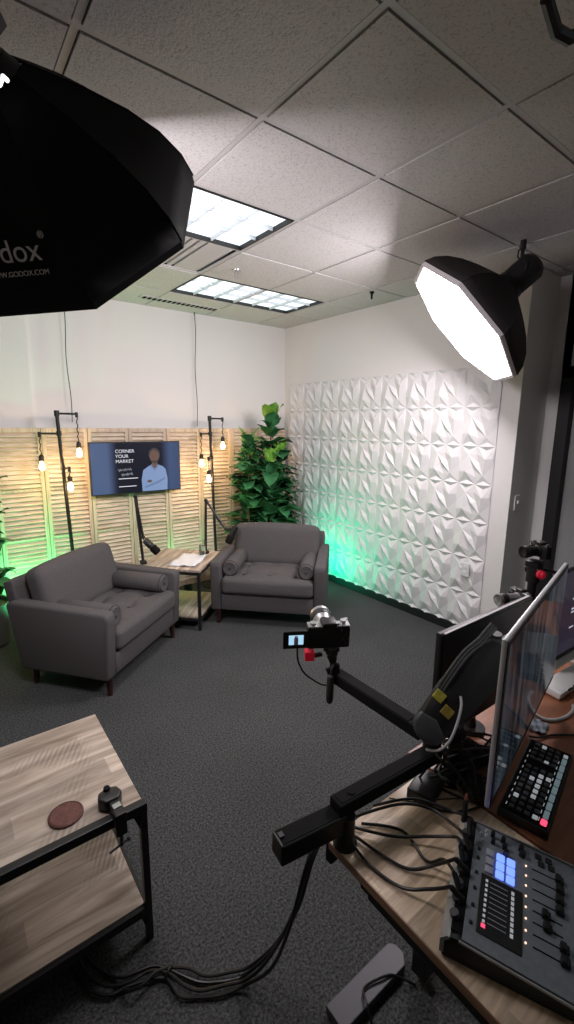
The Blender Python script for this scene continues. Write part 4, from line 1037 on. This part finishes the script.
MB().box((1.068, 1.118, 1.002), (.045, .04, .014), bevel=.002).box((1.064, 1.112, .992), (.030, .034, .014), bevel=.002).build('mounting_plate', 'black_metal', t)
o = thing('red_tally_cube', 'small red cube fixed beneath the camera on the arm', 'tally light', (1.000, 1.155, .965))
MB().box((.998, 1.160, .985), (.035, .035, .035), Matrix.Rotation(-.6, 3, 'Z'), bevel=.003).build('cube', 'lamp_red', o)
MB().box((1.022, 1.143, .984), (.034, .012, .012), Matrix.Rotation(-.3, 3, 'Z')).build('bracket', 'black_metal', o)
wire('camera_cable', 'thin black cable drooping from the flip screen camera to its arm', [(.945, 1.165, 1.025), (.945, 1.16, .98), (.965, 1.15, .93), (1.00, 1.13, .895), (1.03, 1.115, .875), (1.066, 1.10, .872)], .0034)

# two cameras on stands beyond the monitors
def cam_stand():
    x, y, zt = 2.085, .885, 1.24; t = thing('camera_stand', 'black stand with a red knob carrying two cameras beside the door frame', 'camera stand', (x, y, 0))
    MB().cyl((x, y, .02), (x, y, zt - .10), .020).cyl((x, y, zt - .12), (x, y, zt - .05), .030).build('column', 'black_metal', t, smooth=True)
    MB().lathe((x, y, 0), (0, 0, 1), [(.12, 0), (.12, .012), (.03, .03), (0, .03)], 28).build('base', 'black_metal', t, smooth=True)
    MB().box((x, y, zt - .035), (.06, .06, .03), bevel=.006).cyl((x, y - .03, zt - .06), (x, y + .03, zt - .06), .024).build('fluid_head', 'black', t, smooth=True)
    MB().cyl((x - .032, y - .040, zt - .068), (x - .040, y - .055, zt - .068), .019).sphere((x - .040, y - .055, zt - .068), .017, (.8, .8, 1)).build('red_knob', 'lamp_red', t, smooth=True)
    MB().tube([(x, y, zt - .05), (x + .06, y - .04, zt - .07), (x + .15, y - .10, zt - .10)], .008, 8).build('pan_bar', 'black_metal', t, smooth=True)
    MB().tube([(x, y, .99), (x - .03, y + .02, .99), (2.02, .905, .99), (2.02, .905, 1.025)], .014, 10).cyl((x, y, .965), (x, y, 1.015), .028).build('side_bracket', 'black_metal', t, smooth=True)
cam_stand()
mirrorless('black camera on top of the stand, above the red knob', (2.09, .868, 1.268), (-.90, .44), .82, -.03, False, 'camera', .095, False)
mirrorless('camera with long silver lens on the side bracket of the stand', (2.02, .90, 1.052), (-.92, .38), .82, 0, False, 'camera', .13, True)

# right hand desk bits
o = thing('white_device', 'white angled device lying on the brown desk at the right edge', 'device', (2.02, .60, .756))
MB().box((2.00, .655, .777), (.34, .085, .030), Matrix.Rotation(-.05, 3, 'Z') @ Matrix.Rotation(.10, 3, 'X'), bevel=.008).build('casing', 'white', o, smooth=True)
m = MB()
for i in range(5): m.box((1.90 + i * .045, .615, .788), (.03, .006, .004), Matrix.Rotation(-.05, 3, 'Z'))
m.build('vents', 'black', o)
wire('white_cable', 'white cable curling over the brown desk beneath the glossy monitor', [(1.66, .665, .775), (1.655, .62, .762), (1.68, .585, .760), (1.74, .565, .760), (1.80, .565, .760), (1.83, .575, .765)], .006, 'cable_white')
wire('black_patch_cable', 'short black cable with bare end on the brown desk beside the switcher', [(1.50, .585, .775), (1.54, .57, .762), (1.60, .545, .760), (1.66, .50, .760), (1.70, .475, .760)], .0035)
o = sheet((1.60, .60, .7555), .075, .055, .3, 'folded_card', 'small blue grey folded card on the brown desk beside the glossy monitor', .006, 'note')
o['category'] = 'card'
bit('desk_device', 'dark flat box lying in front of the white device on the brown desk', 'device', (2.03, .56, .772), (.20, .06, .032), -.1, 'black', ports)

# ------------------------------------------------------------------ softboxes
def softbox(label, c, n, ph, R_, depth, cloth, ceil_pt, lit_str, text=False):
    hs = .62 if text else 1.0
    c, n = Vector(c), Vector(n).normalized()
    e1 = Vector((0, 0, 1)).cross(n).normalized(); e2 = n.cross(e1)
    t = thing('softbox_light', label, 'softbox', tuple(c), 0)
    rad = lambda k: math.cos(ph + k * PI / 4) * e1 + math.sin(ph + k * PI / 4) * e2
    prof = [(0, 1.0), (.18, .955), (.38, .85), (.58, .69), (.76, .50), (.90, .33), (1.0, .20)]       # (depth fraction, radius fraction)
    m = MB(); rings = []
    for (q, rr) in prof:
        ring = []
        for k in range(8):
            a, b = rad(k) * R_ * rr, rad(k + 1) * R_ * rr; cc = c - n * depth * q
            for j in range(4):
                s = j / 4; p = a.lerp(b, s) * (1 - .03 * math.sin(PI * s) * (1 if q > 0 else 0)); ring.append(m.bm.verts.new(cc + p))
        rings.append(ring)
    for A, B in zip(rings, rings[1:]):
        for k in range(32): m.bm.faces.new((A[k], A[(k + 1) % 32], B[(k + 1) % 32], B[k]))
    fb = m.build('fabric_shell', cloth, t, smooth=True, angle=12)
    md = fb.modifiers.new('thickness', 'SOLIDIFY'); md.thickness = .004; md.offset = 0
    # seams along the rods
    m = MB()
    for k in range(8): m.tube([c - n * depth * q + rad(k) * R_ * rr * 1.004 for q, rr in prof], .0032, 6)
    m.build('rod_seams', cloth, t, smooth=True)
    # rim lip
    m = MB()
    for k in range(8):
        a, b = c + rad(k) * R_, c + rad(k + 1) * R_
        a2, b2 = a + n * .022, b + n * .022; ai, bi = c + rad(k) * R_ * .955 + n * .022, c + rad(k + 1) * R_ * .955 + n * .022
        m.quad(a, b, b2, a2); m.quad(a2, b2, bi, ai); ao, bo = c + rad(k) * R_ * .955 + n * .004, c + rad(k + 1) * R_ * .955 + n * .004; m.quad(ai, bi, bo, ao)
    m.build('rim', 'rim_tape' if not text else 'softcloth', t)
    m = MB(); vs = [m.bm.verts.new(c + rad(k) * R_ * .958 + n * .012) for k in range(8)]; ctr = m.bm.verts.new(c + n * .024)
    for k in range(8): m.bm.faces.new((vs[k], vs[(k + 1) % 8], ctr))
    m.build('diffuser', 'diffuser', t)
    # speed ring and lamp head
    a = c - n * depth
    m = MB(); m.cyl(a + n * .01, a - n * .03, .098 * (.85 if text else 1), .092 * hs, 28); m.build('speed_ring', 'black_metal', t, smooth=True)
    m = MB(); m.lathe(a - n * .02, -n, [(.080 * hs, 0), (.088 * hs, .02), (.088 * hs, .165), (.070 * hs, .19), (0, .19)], 24); m.build('lamp_head', 'black', t, smooth=True)
    h = a - n * .10; s = n.cross(Vector((0, 0, 1))).normalized(); cp = Vector(ceil_pt)
    m = MB(); m.tube([h + s * .094, h + s * .094 + Vector((0, 0, .05)), (h + s * .03 + Vector((0, 0, .10))), (h - s * .03 + Vector((0, 0, .10))), h - s * .094 + Vector((0, 0, .05)), h - s * .094], .007, 8); m.build('yoke', 'black_metal', t, smooth=True)
    top = Vector((h.x, h.y, min(h.z + .10, CEIL - .03)))
    m = MB(); m.cyl(top, (top.x, top.y, CEIL), .011); m.cyl((top.x, top.y, CEIL - .05), (top.x, top.y, CEIL - .001), .018); m.tube([(top.x, top.y, CEIL - .05), (top.x - .03, top.y + .01, CEIL - .06), (top.x - .035, top.y + .01, CEIL - .10), (top.x, top.y, CEIL - .12)], .005, 6)
    m.build('ceiling_mount', 'black_metal', t, smooth=True)
    m = MB(); m.box(a - n * .11 + s * .088 , (.08, .004, .05), Matrix((n, s, n.cross(s))).transposed()); m.build('control_panel', 'steel', t)
    return t, c, n, rad, a
sb2 = softbox('glowing octagonal softbox hanging from the ceiling over the white panelling', (2.80, 1.795, 2.450), (-.517, .534, -.668), .384, .480, .32, 'softcloth2', (3.02, 1.63, CEIL), 1)
sb1 = softbox('large black octagonal softbox seen from behind in the upper left', (.410, 1.702, 2.443), (.578, .574, -.58), 2.674, .4223, .36, 'softcloth', (.1, 1.4, CEIL), 1, True)
def logo():
    t, c, n, rad, a = sb1; R_, dp = .4223, .36
    cam = Vector((0, 0, 1.8125)); k = 2
    mid = lambda q, rr: c - n * dp * q + (rad(k) + rad(k + 1)) / 2 * R_ * rr
    side = (rad(k + 1) - rad(k)).normalized(); upv = (mid(.58, .69) - mid(.18, .955)).normalized(); nr = side.cross(upv).normalized()
    if nr.dot(cam - mid(.3, .9)) < 0: side = -side; nr = side.cross(upv).normalized()
    R = Matrix((side, upv, nr)).transposed(); o = mid(.30, .893) + nr * .014
    text_mesh('maker_lettering', 'Godox', .074, R, o - side * .132, 'logo', t)
    text_mesh('trademark', '\u00ae', .022, R, o + side * .083 + upv * .048, 'logo', t)
    text_mesh('web_lettering', 'WWW.GODOX.COM', .018, R, o - side * .088 - upv * .033, 'logo', t)
logo()
MB().box((.216, 1.373, 2.586), (.018, .010, .010), Matrix.Rotation(.5, 3, 'Y'), bevel=.006).box((.205, 1.37, 2.572), (.010, .010, .020), Matrix.Rotation(.4, 3, 'Y'), bevel=.004).build('painted_glint', mat('glint_glow', (.8, .8, .8), .5, emis=(.9, .95, 1), estr=1.2), sb1[0])  # emissive slivers standing in for a bright glint by the lamp head

# bits at the top right
t = thing('lamp_bracket', 'bent black metal bracket hanging from the ceiling in the top right corner', 'bracket', (1.42, .70, CEIL))
hexp = [(1.335, .665, 2.905), (1.338, .700, 2.862), (1.43, .715, 2.845), (1.475, .700, 2.84), (1.52, .665, 2.865), (1.53, .640, 2.905)]
MB().tube(hexp, .017, 8).build('yoke', 'black_metal', t)
MB().cyl((1.335, .665, 2.895), (1.335, .665, CEIL), .012).cyl((1.53, .64, 2.895), (1.53, .64, CEIL), .012).build('ceiling_fixing', 'black_metal', t, smooth=True)
t = thing('studio_light', 'dark edge of a studio light hanging at the right edge of the photo', 'studio light', (2.43, 1.00, 2.60))
MB().cushion((2.425, .93, 2.665), (.16, .08, .27), .04, n=8).build('lamp_housing', 'black', t, smooth=True, angle=70)
MB().cyl((2.43, .93, 2.78), (2.43, .93, CEIL), .012).build('ceiling_mount', 'black_metal', t, smooth=True)

# ------------------------------------------------------------------ lights
def spot(name, loc, target, e, col, size, blend=.6, soft=.06, typ='SPOT'):
    ld = bpy.data.lights.new(name, typ); ld.energy = e; ld.color = col
    ld.shadow_soft_size = soft
    if typ == 'SPOT': ld.spot_size = math.radians(size); ld.spot_blend = blend
    o = bpy.data.objects.new(name, ld); COL.objects.link(o); o.location = loc
    d = Vector(target) - Vector(loc); o.rotation_euler = d.to_track_quat('-Z', 'Y').to_euler(); return o
# coloured uplights standing on the floor behind the armchairs
def uplight(label, loc, target, e, col):
    d = (Vector(target) - Vector(loc)).normalized()
    t = thing('led_uplight', label, 'uplight', (loc[0], loc[1], 0))
    MB().cyl((loc[0], loc[1], 0), (loc[0], loc[1], .02), .05).cyl((loc[0], loc[1], .01), (loc[0], loc[1], .06), .012).build('stand', 'black', t, smooth=True)
    q = Vector(loc) - d * .05; MB().cyl(q - d * .05, q + d * .03, .040, .048).build('lamp_housing', 'black', t, smooth=True)
    s = spot('uplight_beam', (0, 0, 0), (0, 0, 1), e, col, 140, 1.0, .04); s.parent = t; s.location = Vector(loc) - t.location; s.rotation_euler = d.to_track_quat('-Z', 'Y').to_euler()
uplight('teal uplight on the floor between the right armchair and the white panels', (2.97, 3.72, .14), (3.50, 3.48, .50), 15, (.0, 1, .50))
uplight('green uplight on the floor behind the left armchair', (.55, 4.12, .14), (.50, 4.60, .85), 36, (.08, 1, .33))
uplight('green uplight on the floor behind the side table', (1.98, 4.33, .12), (2.02, 4.60, .75), 9, (.15, 1, .35))

wd = bpy.data.worlds.new('world'); SC.world = wd; wd.use_nodes = True
wd.node_tree.nodes['Background'].inputs['Color'].default_value = (.5, .5, .52, 1); wd.node_tree.nodes['Background'].inputs['Strength'].default_value = .1
SC.view_settings.view_transform = 'Standard'; SC.view_settings.look = 'None'; SC.view_settings.gamma = 1; SC.view_settings.use_curve_mapping = False
SC.view_settings.exposure = 0.8
SC.cycles.use_denoising = True; SC.cycles.max_bounces = 8; SC.cycles.diffuse_bounces = 5; SC.cycles.sample_clamp_indirect = 8
